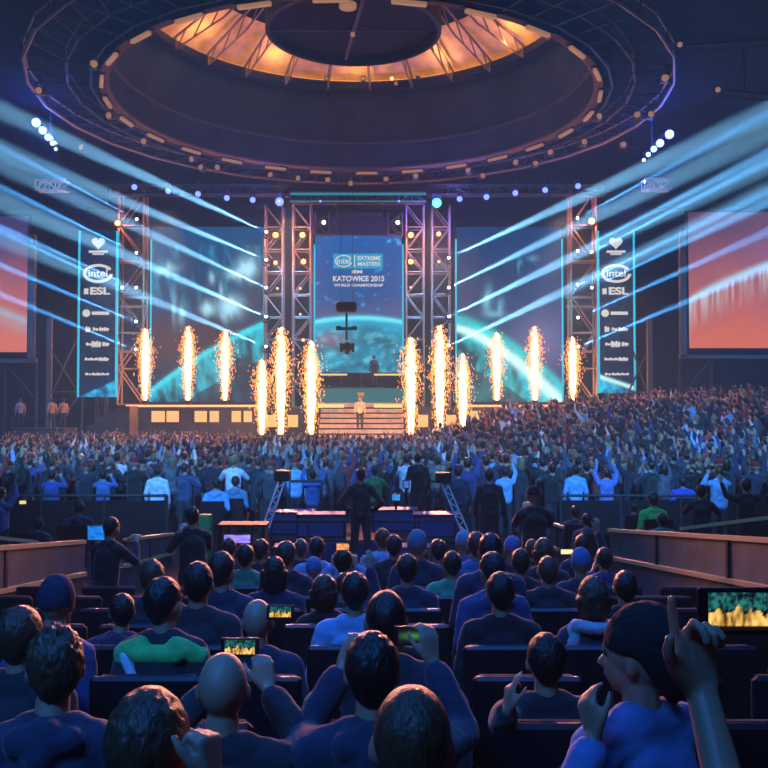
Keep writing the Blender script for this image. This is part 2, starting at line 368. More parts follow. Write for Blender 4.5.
for px0, px1 in ((266, 276), (288, 298), (418, 428), (446, 456)):
    sb('backlit_panel', M['panelglow'], wx(px0, 47), wx(px1, 47), 46.93, 47.0, CZ+(HY-427)*47/F, CZ+(HY-415)*47/F)
sb('apron_light_strip', M['amberrail'], wx(240, 42.6), wx(482, 42.6), 42.55, 42.6, ZA-.35, ZA-.1)
for s, (a, b_) in enumerate(((wx(318, 47), wx(344, 47)), (wx(374, 47), wx(402, 47)))): sb('amber_light_bar', M['amberrail'], a, b_, 46.9, 46.95, 3.02, 3.2)
# stage bridge bar
t2 = empty('stage_railing', (wx(320, 47.8), 47.95, ZC+.08), label='amber lit railing across the upper riser under the centre screen', cat='railing')
L = wx(402, 47.8)-wx(320, 47.8)
MB().cyl((0, 0, .72), (L, 0, .72), .05, .05, 8).build('top_rail', M['black'], t2); MB().box((0, -.06, .62), (L*.33, .0, .7)).box((L*.66, -.06, .62), (L, 0, .7)).build('amber_lit_bar', M['amberrail'], t2)  # glowing boxes stand in for orange light on the rail
for k in range(5): MB().cyl((L*k/4, 0, 0), (L*k/4, 0, .72), .03, .03, 6).build('post', M['steel'], t2)
# left dark stair ramp and side platform
t2 = empty('side_steps', (wx(92, 46), 46, 0), label='dark stepped ramp left of the stage beside the lit wing', cat='steps')
for k in range(9): MB().box((k*.2, -.8, 0), (k*.2+.2 if k < 8 else 2.15, .8, 2.1+k*.125)).build('step', M['fascia'], t2)
t2 = empty('side_platform', (wx(14, 45), 45.5, 0), label='low brown platform with railing at far left of the floor', cat='platform')
MB().box((0, -.7, 0), (2.6, 1.2, 2.0)).build('deck', M['fascia'], t2); MB().cyl((0, -.7, 2.5), (2.6, -.7, 2.5), .03, .03, 6).cyl((0, -.7, 2), (0, -.7, 2.5), .03, .03, 6).cyl((2.6, -.7, 2), (2.6, -.7, 2.5), .03, .03, 6).build('rail', M['steel'], t2)

# ---- LED screens
def led(name, x0, y0, x1, y1, d, fn, label, strips=True, nx=110, ny=170):
    a, b, c = P(x0, y1, d), P(x1, y1, d), P(x0, y0, d); o = empty(name, a, label=label, cat='screen')
    picture('display', Vector((0, 0, 0)), b-a, c-a, nx, ny, fn, o, .08)
    W, H = (b-a).x, (c-a).z
    fm = MB(); e = .12
    fm.box((-e, .02, -e), (W+e, .25, -.001)); fm.box((-e, .02, H+.001), (W+e, .25, H+e)); fm.box((-e, .02, -.001), (-.001, .25, H)); fm.box((W+.001, .02, 0), (W+e, .25, H)); fm.box((0, .12, 0), (W, .25, H))
    fm.build('frame', M['black'], o)
    if strips:
        for xx in (-.09, W+.01): MB().box((xx, -.04, 0), (xx+.09, .02, H*.93)).build('light_strip', M['strip'], o)
    return o
teal, navy, cyan = lin((5, 110, 135)), lin((8, 38, 82)), lin((90, 225, 235))
def f_centre(u, v):
    # v 0 bottom .. 1 top ; horizon around v=.39
    n1 = fbm(u*3, v*9); n2 = fbm(u*10+4, v*24)
    if v > .4-.03*(2*u-1)**2:
        c = mix(lin((18, 62, 112)), lin((6, 72, 138)), (v-.4)*1.7); c = mix(c, lin((70, 70, 110)), .5*g(v-.45, .07))
        c = mix(c, lin((60, 150, 200)), max(0, n2-.22)*3)
    else:
        c = mix(lin((0, 70, 95)), lin((8, 130, 160)), .5+1.6*n1+.8*n2); c = mix(c, lin((120, 90, 100)), .7*g(u-.15, .2)*g(v-.25, .06)); c = mix(c, lin((80, 170, 190)), max(0, n2)*1.2)
    h = .4-.03*(2*u-1)**2; c = mix(c, lin((110, 235, 245)), .9*g(v-h, .018)); c = mix(c, lin((10, 140, 175)), .7*g(v-h+.03, .045))
    return tuple(x*1.0 for x in c)
def f_left(u, v):
    n1 = fbm(u*4, v*6); n2 = fbm(u*14+2, v*9+u*8)
    c = mix(lin((28, 34, 50)), lin((6, 60, 100)), (v-.35)*1.8+n1); c = mix(c, lin((70, 40, 30)), .8*g(v-.36, .13)*(1-u*.7))
    h = .06+.5*u-.12*u*u
    if v < h+.02:
        c = mix(lin((0, 40, 60)), lin((10, 150, 170)), .45+1.5*n1+1.5*n2)
        if v < h-.2: c = mix(c, lin((10, 25, 45)), .8)
    c = mix(c, lin((40, 190, 205)), .75*g(v-h, .02))
    # crowd picture pale shapes
    for (cu, cv, su, sv, k) in ((.13, .76, .09, .03, .6), (.85, .76, .08, .06, .9), (.75, .73, .09, .03, .7), (.53, .7, .03, .04, .5), (.7, .54, .1, .06, .9), (.5, .53, .06, .04, .8), (.2, .55, .02, .1, .35), (.27, .5, .03, .06, .4), (.62, .63, .02, .05, .5)):
        c = mix(c, lin((150, 205, 225)), k*g(u-cu+.03*n2, su)*g(v-cv+.04*n2, sv)*1.1)
    if .5 < v < .9: c = mix(c, lin((40, 130, 165)), max(0, n2*2.2)*.6)
    return c
def f_right(u, v):
    n1 = fbm(u*4+9, v*6); n2 = fbm(u*14+7, v*12)
    c = mix(lin((40, 55, 88)), lin((5, 46, 84)), (v-.4)*2+n1); c = mix(c, lin((95, 95, 140)), .7*g(u-.8, .25)*g(v-.35, .15))
    h = .47-.38*u**1.5
    if v < h:
        c = mix(lin((0, 55, 70)), lin((20, 165, 180)), .5+1.4*n1+1.2*n2)
        if v < h-.26: c = mix(c, lin((20, 45, 50)), .75)
    c = mix(c, lin((190, 245, 240)), .9*g(v-h+.05+.05*u, .022+.03*u)); c = mix(c, lin((20, 190, 190)), .6*g(v-h, .03))
    for (cu, cv, su, sv, k) in ((.3, .58, .04, .07, .55), (.42, .54, .03, .05, .4), (.36, .5, .09, .02, .4), (.6, .78, .02, .05, .3), (.72, .82, .05, .02, .25)):
        c = mix(c, lin((120, 200, 225)), k*g(u-cu+.05*n2, su)*g(v-cv, sv))
    return c
scr = led('led_screen', 315, 234, 402, 374, DS, f_centre, 'centre LED screen with blue tournament title over a glowing horizon', nx=86, ny=140)
led('led_screen', 151, 226, 263, 402, DS+1, f_left, 'left LED screen showing teal earth arc and pale figures')
led('led_screen', 457, 226, 562, 402, DS+1, f_right, 'right LED screen showing bright arc sloping down to the right')
# title on the centre screen
def onscr(px, py): q = P(px, py, DS)-P(315, 374, DS); return (q.x, -.012, q.z)
def scrbox(nm, x0, y0, x1, y1, m, dy=0, th=.012):
    a, b = onscr(x0, y1), onscr(x1, y0); return MB().box((a[0], -th-dy, a[2]), (b[0], -dy-.001, b[2])).build(nm, m, scr)
tb = scrbox('title_box', 333, 253, 383, 268, emat('cyan_title_box', lin((20, 175, 225)), 1.0))
scrbox('title_divider', 354, 254.5, 355, 266.5, M['logo'], .014)
oval = MB(); c0 = onscr(343.5, 260.5)
for i in range(30):
    a0, a1 = PI*.15+2*PI*i/34, PI*.15+2*PI*(i+1)/34
    oval.cyl((c0[0]+.46*math.cos(a0), -.03, c0[2]+.31*math.sin(a0)), (c0[0]+.46*math.cos(a1), -.03, c0[2]+.31*math.sin(a1)), .03, .03, 5)
oval.build('oval_swirl', M['logo'], scr)
def ctext(s, px, py, hpx, sx=1, bold=0):
    q = onscr(px, py); return text_mesh('title_text', s, (q[0], -.03, q[2]), hpx*DS/F*1.38, M['logo'], scr, .004, sx, bold=bold)
ctext('intel', 343.5, 260.5, 6.2, .95, .004); ctext('EXTREME', 369, 257.8, 4.0, 1.02, .006); ctext('MASTERS', 369, 263.6, 4.0, 1.0, .006)
ctext('IEM', 357, 271.5, 3.2, 1.6, .01); ctext('KATOWICE 2015', 358.5, 278.5, 5.4, .93, .012); ctext('WORLD CHAMPIONSHIP', 358.5, 285, 2.8, 1.14, .006)

# ---- sponsor banners
def banner(x0, x1, ytop, ybot, d, label, mir):
    a, b, c = P(x0, ybot, d), P(x1, ybot, d), P(x0, ytop, d); W, H = (b-a).x, (c-a).z
    o = empty('sponsor_banner', a, label=label, cat='banner')
    def fn(u, v):
        uu = 1-u if mir else u
        c = lin((8, 26, 48)); n1 = fbm(u*5, v*20); c = mix(c, lin((10, 60, 90)), max(0, n1))
        if v < .1:
            on = (v/.1 < uu) if not mir else (v/.1 < uu)
            c = mix(lin((6, 60, 110)), lin((30, 170, 205)), .5+n1*2) if on else lin((8, 30, 60))
        if mir: c = mix(c, lin((190, 245, 240)), .8*g(v-.1+.07*u, .012))
        return c
    picture('panel', Vector((0, 0, 0)), Vector((W, 0, 0)), Vector((0, 0, H)), 26, 120, fn, o, .1)
    for xx in (-.1, W): MB().box((xx, -.06, 0), (xx+.1, .1, H)).build('light_strip', M['strip'], o)
    S = d/F
    def X(px): return (px-x0)*S
    def Z(py): return (ybot-py)*S
    cxp = (x0+x1)/2
    def bar(y, w, h=.13, x=0, par='logo_bar'):
        MB().box((X(cxp)-w/2+x, -.05, Z(y)-h/2), (X(cxp)+w/2+x, -.005, Z(y)+h/2)).build(par, M['logo'], o)
    yo = ytop-230
    # heart
    hm = MB(); pts = []
    for i in range(28):
        q = 2*PI*i/28; pts.append((X(cxp)+.022*16*math.sin(q)**3, Z(242+yo)+.022*(13*math.cos(q)-5*math.cos(2*q)-2*math.cos(3*q)-math.cos(4*q))))
    hm.add([(x, -.05, z) for x, z in pts]+[(x, -.005, z) for x, z in pts], [tuple(range(28)), tuple(range(55, 27, -1))]+[(i, (i+1) % 28, 28+(i+1) % 28, 28+i) for i in range(28)]); hm.build('heart_logo', M['logo'], o)
    bar(251+yo, 1.0, .12); bar(253.5+yo, .6, .08)
    ov = MB()
    for R, r in ((1.0, .055), (.88, .04)):
        for i in range(30):
            a0, a1 = .5+2*PI*i/33, .5+2*PI*(i+1)/33
            ov.cyl((X(cxp)+.75*R*math.cos(a0), -.04, Z(273+yo)+.45*R*math.sin(a0)), (X(cxp)+.75*R*math.cos(a1), -.04, Z(273+yo)+.45*R*math.sin(a1)), r, r, 5)
    ov.build('oval_logo', M['logo'], o)
    text_mesh('oval_text', 'intel', (X(cxp), -.04, Z(273+yo)), .55, M['logo'], o, .01, 1.1, bold=.01)
    text_mesh('logo_text', 'ESL', (X(cxp)+.1, -.04, Z(291+yo)), .52, M['logo'], o, .01, 1.4, bold=.02); bar(291+yo, .22, .3, -.62)
    MB().cyl((X(cxp)-.6, -.05, Z(313+yo)), (X(cxp)-.6, -.005, Z(313+yo)), .2, .2, 16).build('round_logo', M['logo'], o); bar(313+yo, .9, .17, .15)
    for (y, segs) in ((329, ((-.5, .25, .3), (-.1, .3, .18), (.35, .5, .2))), (344, ((-.45, .3, .14), (-.05, .5, .32), (.45, .35, .22))), (359, ((-.3, .7, .14), (.35, .5, .2), (.1, .4, .1))), (374, ((-.45, .35, .12), (0, .5, .14), (.45, .38, .12)))):
        mb = MB()
        for x, w_, h in segs:
            k = max(2, int(w_/.12))
            for q in range(k): mb.box((X(cxp)+x-w_/2+w_*q/k, -.05, Z(y+yo)-h/2), (X(cxp)+x-w_/2+w_*(q+.72)/k, -.005, Z(y+yo)+h/2-(.04 if q % 2 else 0)))
            mb.box((X(cxp)+x-w_/2, -.045, Z(y+yo)-h*.18), (X(cxp)+x+w_/2, -.005, Z(y+yo)+h*.18))
        mb.build('logo_lettering', M['logo'], o)
    fr = MB().box((-.1, .12, 0), (W+.1, .2, H)); fr.build('backing', M['black'], o)
    truss('banner_support', a+Vector((W/2, .7, -a.z)), a+Vector((W/2, .7, H)), .5, .5, .8, M['steel'], 'dark truss post standing behind the %s sponsor banner' % ('right' if mir else 'left'))
banner(79, 115, 230, 397, 47.5, 'tall left banner of white sponsor logos between cyan light strips', False)
banner(600, 634, 230, 393, 47.5, 'tall right banner of white sponsor logos between cyan light strips', True)

# ---- projection screens at the sides
def f_pr(u, v):
    n1 = fbm(u*3, v*3); c = mix(lin((225, 118, 92)), lin((118, 86, 118)), v*1.25-.1+n1*.3); c = mix(c, lin((85, 60, 95)), max(0, v-.55)*1.2*(1-u))
    h = .33+.36*u**.75
    st = fbm(u*38, v*2+u*5, 3)
    if v < h: c = mix(c, lin((215, 225, 235)), max(0, min(1, .4+2.4*st))*max(0, 1-(h-v)/.26))
    return tuple(.52*q for q in mix(c, lin((190, 225, 240)), .95*g(v-h, .028)))
def f_pl(u, v):
    n1 = fbm(u*3+5, v*3); c = mix(lin((225, 125, 105)), lin((100, 75, 118)), v*1.3-.1+n1*.3); c = mix(c, lin((50, 55, 110)), max(0, v-.6)*2)
    h = .36-.3*max(0, u-.55); return tuple(.52*q for q in mix(c, lin((175, 195, 215)), .8*g(v-h, .03)+.3*g(v-h+.06, .05)))
def proj(x0, x1, ytop, ybot, d, fn, label, side):
    o = led('projection_screen', x0, ytop, x1, ybot, d, fn, label, strips=False, nx=60, ny=60)
    a = P(x0, ybot, d); W = wx(x1, d)-wx(x0, d)
    mb = MB(); e = W+.22 if side < 0 else -.3
    mb.box((e-.16, -.05, -.5), (e+.16, .25, 6.2)); mb.box((-.5, -.05, -.55), (W+.5, .25, -.35)); mb.build('outer_frame', M['tansteel'], o)
    for k in ((W+.45, W-1.2) if side < 0 else (-.45, 1.2)): MB().cyl((k, .2, -.5), (k, .2, -a.z), .08, .08, 8).build('leg', M['steel'], o)
    mb = MB(); mb.cyl((k, .2, -.6), (((W+.45) if side < 0 else -.45), .2, -2.5), .05, .05, 6); mb.build('brace', M['steel'], o)
proj(-78, 26, 215, 352, 47, f_pl, 'left projection screen with a salmon glow and pale arc at the frame edge', -1)
proj(690, 800, 211, 348, 47, f_pr, 'right projection screen with a salmon picture and pale streaked arc', 1)

# ---- towers
for i, (px, lab) in enumerate(((274, 'truss tower right of the left LED screen'), (302, 'truss tower left of the centre screen'), (415, 'truss tower right of the centre screen'), (441, 'truss tower left of the right LED screen'))):
    truss('truss_tower', P(px, 405, 48.6)*1.0+Vector((0, 0, 3.06-P(px, 405, 48.6).z)), P(px, 205, 48.6), .95, .8, 1.25, M['tower'], lab+' carrying orange lamps')
for px, lab in ((132, 'tan steel truss tower between the left banner and left LED screen'), (583, 'tan steel truss tower between the right LED screen and right banner')):
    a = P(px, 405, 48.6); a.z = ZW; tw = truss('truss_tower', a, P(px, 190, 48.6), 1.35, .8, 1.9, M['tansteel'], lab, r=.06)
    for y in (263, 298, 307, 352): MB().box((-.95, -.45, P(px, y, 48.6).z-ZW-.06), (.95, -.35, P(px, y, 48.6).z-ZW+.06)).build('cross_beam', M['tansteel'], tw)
for px, x2, lab in ((49, 78, 'tan scaffold post with diagonal braces left of the left banner'), (650, 628, 'tan scaffold post with diagonal braces right of the right banner')):
    a = P(px, 410, 47); a.z = 0; o = empty('scaffold', a, label=lab, cat='scaffold'); top = P(px, 318, 47).z
    MB().box((-.13, -.1, 0), (.13, .1, top)).build('post', M['tansteel'], o); dx = wx(x2, 47)-wx(px, 47)
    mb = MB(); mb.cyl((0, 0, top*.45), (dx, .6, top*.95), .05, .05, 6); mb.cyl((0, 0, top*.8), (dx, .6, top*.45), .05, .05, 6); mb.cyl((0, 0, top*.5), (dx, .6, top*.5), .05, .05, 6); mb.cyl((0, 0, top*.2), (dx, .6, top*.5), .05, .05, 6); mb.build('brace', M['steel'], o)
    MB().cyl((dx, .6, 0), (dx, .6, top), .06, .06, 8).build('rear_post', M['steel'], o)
for px, y0, y1, lab in ((110, 250, 400, 'a'), (500, 375, 402, 'b')):
    pass
# ---- top truss and hanging box
truss('overhead_truss', P(106, 189, 47.6), P(288, 189, 47.6), .5, .5, 1.1, M['steel'], 'left overhead truss carrying the row of blue lamps')
truss('overhead_truss', P(428, 189, 47.6), P(612, 189, 47.6), .5, .5, 1.1, M['steel'], 'right overhead truss carrying the row of blue lamps')
o = truss('overhead_truss', P(290, 197, 47.6), P(426, 197, 47.6), .5, .5, .7, M['steel'], 'centre overhead truss lit teal above the centre screen')
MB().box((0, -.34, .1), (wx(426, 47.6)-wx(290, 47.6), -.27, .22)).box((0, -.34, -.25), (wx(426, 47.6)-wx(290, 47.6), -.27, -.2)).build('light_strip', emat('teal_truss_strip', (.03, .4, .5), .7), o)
for x0, x1, y0, y1, lab in ((35, 65, 179, 190, 'left'), (645, 672, 178, 189, 'right')):
    truss('truss_segment', P(x0, (y0+y1)/2, 45), P(x1, (y0+y1)/2, 45), .5, .5, .45, mat('pink_lit_truss', (.5, .35, .45), .4), 'short pinkish truss piece hanging under the ceiling on the far %s' % lab)  # pink light on the truss put into its base colour
for x0, x1, lab in ((108, 131, 'left'), (578, 607, 'right')):
    o = empty('lamp_bar', P(x0, 194, 46.5), label='short violet-lit lamp bar with a drop post at the %s end of the overhead truss' % lab, cat='lamp bar'); W = wx(x1, 46.5)-wx(x0, 46.5)
    MB().cyl((0, 0, 0), (W, 0, 0), .06, .06, 6).build('bar', M['steel'], o); MB().cyl((0 if lab == 'left' else W, 0, -.5), (0 if lab == 'left' else W, 0, .5), .06, .06, 6).build('post', M['steel'], o)
# dark hanging header over centre screen with two small truss cubes
o = empty('screen_header', P(330, 234, 48), label='dark blank header panel hanging above the centre screen', cat='panel')
W = wx(388, 48)-wx(330, 48); MB().box((0, 0, 0), (W, .3, .95)).build('panel', mat('navy_panel', (.01, .02, .07), .5), o); MB().box((.35, -.1, .95), (W-.35, .2, 1.2)).build('top_bar', M['steel'], o)
MB().cyl((.3, .1, 1.0), (.3, .1, 1.7), .03, .03, 6).cyl((W-.3, .1, 1.0), (W-.3, .1, 1.7), .03, .03, 6).build('hanger', M['steel'], o)
for px, lab in ((322, 'left'), (395, 'right')):
    o = truss('truss_cube', P(px, 234, 47.8), P(px, 213, 47.8), .75, .6, .55, M['steel'], 'small truss cube with a white lamp %s of the dark header' % lab)
    MB().ball((.1 if lab == 'left' else .15, -.35, .6), .1).build('lamp', M['white'], o)
# ---- blue lamps along the truss
pr = empty('truss_lamp'); MB().cyl((0, 0, .3), (0, 0, .75), .02, .02, 6).build('hanger', M['steel'], pr); MB().box((-.14, -.12, .1), (.14, .12, .35), bev=.03).build('housing', M['black'], pr); MB().ball((0, -.08, 0), .15).build('lens', M['blue'], pr); regkids(pr); first = True
for i, (px, py, d) in enumerate(((133, 186, 46.8), (167, 190, 46.8), (197, 193, 46.8), (226, 197, 46.8), (252, 199, 46.8), (279, 201, 46.8), (460, 198, 46.8), (487, 196, 46.8), (516, 192, 46.8), (546, 189, 46.8), (579, 185, 46.8), (320, 200, 46.8), (399, 200, 46.8))):
    o = pr if first else copy_tree(pr); first = False; o.location = P(px, py, d)
    sd = 'left' if px < 350 else 'right'
    tag(o, 'round blue lamp in the row on the %s overhead truss' % sd, 'lamp', 'blue lamps on the %s truss' % sd)
    big = px == 279
    if px in (320, 399): o.scale = (.4, .4, .4); continue
    light('POINT', P(px, py, d)-Vector((0, .35, 0)), (.1, .12, 1), 900 if big else 50, size=.12, name='truss_lamp_light')
    if big: o.scale = (1.5, 1.5, 1.5); tag(o, 'large violet-blue lamp glowing above the left inner tower', 'lamp')
o = empty('truss_lamp', P(437, 202, 46.8), label='large cyan-cored lamp with violet glow above the right inner tower', cat='lamp'); MB().box((-.25, -.12, .15), (.25, .2, .5), bev=.03).build('housing', M['black'], o); MB().ball((0, -.1, 0), .25).build('lens', M['cyan'], o)
light('POINT', P(437, 202, 46.2), (.12, .13, 1), 1500, size=.2, name='truss_lamp_light')
# ---- blue lamp clusters upper left / right
for lab, pts in (('left', ((33, 120, 1.25), (39.5, 128, 1.1), (45, 135, .95), (49.5, 141, .7), (53, 147, .5))), ('right', ((672, 132, 1.25), (662.5, 141, 1.1), (656, 147, .9), (650.5, 152.5, .7), (646, 158, .5)))):
    o = empty('lamp_row', P(pts[2][0], pts[2][1], 40), label='slanting row of bright blue-white lamps under the ceiling at upper %s' % lab, cat='lamp row'); base = P(pts[2][0], pts[2][1], 40)
    MB().cyl(P(pts[0][0], pts[0][1], 40.3)-base+Vector((0, 0, .25)), P(pts[4][0], pts[4][1], 40.3)-base+Vector((0, 0, .25)), .06, .06, 6).build('bar', M['steel'], o)
    MB().cyl(Vector((0, .3, .2)), (0, .3, 16.6-base.z), .03, .03, 5).build('hanger', M['steel'], o)
    for x, y, s in pts:
        q = P(x, y, 40)-base; lp = MB().ball(q, .16*s).build('lamp', M['bluewhite'], o); MB().cyl(q+Vector((0, .05, 0)), q+Vector((0, .35, .1)), .2*s, .12*s, 12).build('housing', M['black'], lp)
    c = P(pts[1][0], pts[1][1], 39.5); light('POINT', c, (.02, .1, 1), 900, size=.2, name='lamp_row_light')
    sg = 1 if lab == 'left' else -1
    light('SPOT', c, (.22, .16, 1), 22000, to=(.35*sg, .25, -.9), ang=24, size=.2, name='lamp_row_spot')
# ---- orange lamps on towers
pr = empty('tower_lamp'); MB().box((-.2, 0, -.2), (.2, .25, .2), bev=.04).build('housing', M['black'], pr); MB().cyl((0, -.04, 0), (0, .0, 0), .13, .15, 16).build('lens', M['orange'], pr); regkids(pr); first = True
for px, py, E, s in ((275, 234, 110, 1), (302, 234, 110, 1), (275, 262, 55, .7), (303, 261, 70, .9), (411, 234, 110, 1), (439, 233, 55, .8), (411, 261, 85, .9), (439, 261, 16, .5), (277, 288, 12, .4), (300, 288, 12, .4), (411, 287, 12, .4), (303, 340, 8, .5), (412, 339, 12, .5), (300, 314, 5, .35), (116, 222, 110, 1), (593, 220, 130, 1.15)):
    o = pr if first else copy_tree(pr); first = False; d = 48.0; o.location = P(px, py, d); o.scale = (s,)*3
    where = 'outer left tower' if px < 200 else 'outer right tower' if px > 500 else ('towers left of the centre screen' if px < 350 else 'towers right of the centre screen')
    br = 'bright' if E > 15 else 'small dim'
    tag(o, '%s orange round lamp on the %s' % (br, where), 'lamp', '%s orange lamps on the %s' % (br, where))
    light('POINT', P(px, py, d-.35), (1, .24, .06), E*3, size=.1, name='tower_lamp_and_rim_light')
# spots added at the towers for a warm rim on the heads
for px, py in ((275, 262), (439, 261), (130, 300), (585, 300)):
    light('SPOT', P(px, py, 47.4), (1, .36, .24), 30000, to=Vector((0, 5, 1.5))-P(px, py, 47.4), ang=16, blend=.3, size=.3, name='tower_lamp_and_rim_light')
# ---- moving heads with beams
pr = empty('moving_head_light'); MB().cyl((0, 0, -.3), (0, 0, -.22), .16, .16, 14).build('base', M['black'], pr); MB().box((-.2, -.05, -.24), (-.16, .05, .05)).box((.16, -.05, -.24), (.2, .05, .05)).box((-.2, -.05, -.26), (.2, .05, -.22)).build('yoke', M['black'], pr)
MB().ball((0, 0, 0), (.15, .15, .18)).build('head', M['black'], pr); MB().ball((0, -.15, .02), .07).build('lens', M['white'], pr); regkids(pr); first = True
BEAMS = []
for px, ys, sg in ((136, (219, 253, 288, 322, 350), -1), (122, (288,), -1), (578, (218, 251, 285, 318, 347), 1), (592, (252, 288), 1)):
    for y in ys: BEAMS.append((px, y, sg, 1.3, 3.0, (.16, .5, 1), 0))
for px, ys, sg in ((266, (232, 260, 288, 317, 347), -1), (449, (258, 288, 317, 346), 1)):
    for y in ys: BEAMS.append((px, y, sg, 1.0, 4.6, (.5, .74, 1), 1))
for px, y, sg, E, ang, col, inner in BEAMS:
    o = pr if first else copy_tree(pr); first = False; p = P(px, y, 47.7); o.location = p
    where = {136: 'outer left tower', 122: 'outer left tower', 578: 'outer right tower', 592: 'outer right tower', 266: 'tower beside the left LED screen', 449: 'tower beside the right LED screen'}[px]
    tag(o, 'small moving head lamp throwing a pale beam, on the %s' % where, 'stage light', 'moving head lamps on the %s' % where)
    j = random.uniform(-.03, .03)
    light('SPOT', p+Vector((0, -.3, 0)), col, 6200000*E*random.uniform(.75, 1.2), to=(sg, -1.0, .45+j*.5) if not inner else (sg, -.9, (.34 if y < 270 else .42)+j), ang=ang, blend=.8, size=.03, name='beam_light')
# far background beams from upper corners
for (x, y, d, to, E) in ((-26, 50, 8, (1, -.2, .3), 0),): pass

# ---- hanging camera rig in front of the centre screen
o = empty('hanging_camera_rig', P(346, 345, 40), label='black camera rig hanging in front of the centre screen', cat='camera rig')
q = lambda px, py: P(px, py, 40)-P(346, 345, 40)
a, b = q(336, 312), q(357, 302); MB().box((a.x, -.3, a.z), (b.x, .3, b.z), bev=.08).build('top_box', M['black'], o)
MB().cyl(q(346.5, 312), q(346.5, 340), .05, .05, 8).build('pole', M['black'], o)
MB().beam(q(337, 328.5), q(356, 328.5), .12, .14).box(tuple(q(336, 330)-Vector((0, .1, 0))), tuple(q(341, 326)+Vector((0, .1, 0)))).box(tuple(q(352, 330)-Vector((0, .1, 0))), tuple(q(357, 326)+Vector((0, .1, 0)))).build('cross_bar', M['black'], o)
MB().ball(q(347, 347), (.25, .25, .25)).cyl(q(341, 343), q(341, 352), .06, .06, 6).cyl(q(353, 343), q(353, 352), .06, .06, 6).beam(q(339, 344), q(355, 344), .1, .06).cyl(q(347, 350), q(347, 354), .12, .1, 10).build('camera_head', M['black'], o)
for s in (-1, 1): MB().cyl(q(346.5+s*6, 302), Vector((q(346.5+s*6, 302).x, 0, 16.6-P(346, 345, 40).z)), .008, .008, 5).build('cable', M['black'], o)

# ---- spark fountains
def jet_meshes(seed, H):
    rnd = random.Random(seed); core = MB(); N, K = 16, 30; ring = []
    v = []
    for k in range(K+1):
        z = k/K*.9; r = (.075+.085*math.sin(PI*min(1, z*1.05)))*(1-z**3)+.008
        for i in range(N):
            t = 2*PI*i/N; rr = r*(1+.55*noise.noise(Vector((math.cos(t)*2, math.sin(t)*2, z*14+seed)))); v.append((rr*math.cos(t)+.04*noise.noise(Vector((0, seed, z*6))), rr*math.sin(t), z*H))
    f = [(k*N+i, k*N+(i+1) % N, (k+1)*N+(i+1) % N, (k+1)*N+i) for k in range(K) for i in range(N)]; f += [tuple(range(N)), tuple(range(K*N, K*N+N))]
    core.add(v, f)
    sp = MB()
    for n_ in range(3200):
        z = rnd.random()**.8; w_ = (.14+.26*z) if z < .75 else (.33*(1.25-z)*2); r = abs(rnd.gauss(0, 1))*w_*.8; t = rnd.random()*2*PI
        p = Vector((r*math.cos(t), r*math.sin(t), z*H*rnd.uniform(.92, 1.08))); dr = Vector((p.x*.5+rnd.gauss(0, .15), p.y*.5+rnd.gauss(0, .15), 1)).normalized()
        L = rnd.uniform(.03, .12)*.3; wd = rnd.uniform(.011, .026); x, y, zz = frame_of(p, p+dr)
        sp.add([p, p+dr*L*.5+x*wd, p+dr*L*.5-x*wd*.5+y*wd, p+dr*L*.5-x*wd*.5-y*wd, p+dr*L], [(0, 1, 2), (0, 2, 3), (0, 3, 1), (4, 2, 1), (4, 3, 2), (4, 1, 3)], 0 if r < w_*.75 and rnd.random() < .85 else 1)
    return core.mesh('flame_core', M['hot'], True), sp.mesh('sparks', [M['hot'], M['spark']])
JM = [jet_meshes(s, 1.0) for s in (1, 2, 3)]
nozzle = MB().box((-.15, -.15, -.02), (.15, .15, .18), bev=.02).cyl((0, 0, .1), (0, 0, .26), .06, .05, 10).mesh('nozzle', M['black'])
JETS = ((145, 404, 336, 47.6, ZW), (188, 404, 334, 47.6, ZW), (225, 403, 338, 47.6, ZW), (262, 437, 368, 43.4, ZA), (281, 437, 337, 43.4, ZA), (311, 437, 350, 43.4, ZA), (411, 437, 347, 43.4, ZA), (440, 436, 335, 43.4, ZA), (463, 434, 362, 43.4, ZA), (497, 403, 340, 47.6, ZW), (535, 402, 334, 47.6, ZW), (573, 400, 344, 47.6, ZW))
NM = ('leftmost of the row', 'second from the left, before the left LED screen', 'third from the left, before the left LED screen', 'short one left of the inner pair beside the steps', 'tall one left of the stage steps', 'one directly left of the stage steps', 'one directly right of the stage steps', 'tall one right of the stage steps', 'short one right of the tall inner one', 'one before the left part of the right LED screen', 'one before the middle of the right LED screen', 'rightmost of the row')
for i, (px, yb, yt, d, zb) in enumerate(JETS):
    o = empty('spark_fountain', (wx(px, d), d, zb+.02), label='white-gold spark fountain on the stage, '+NM[i], cat='spark fountain'); H = (CZ+(HY-yt)*d/F-zb)
    cm, sm = JM[i % 3]; c = link('flame_core', cm, o); s = link('sparks', sm, o, kind='stuff'); k = 1.15 if H > 4 else 1.0
    for q_ in (c, s): q_.scale = (k, k, H*.97); q_.location = (0, 0, .2)
    link('nozzle', nozzle, o)
    light('POINT', (wx(px, d), d-.45, zb+H*.35), (1, .38, .07), 750, size=.3, name='fountain_glow_light'); light('POINT', (wx(px, d), d-.45, zb+H*.8), (1, .38, .07), 220, size=.3, name='fountain_glow_light')

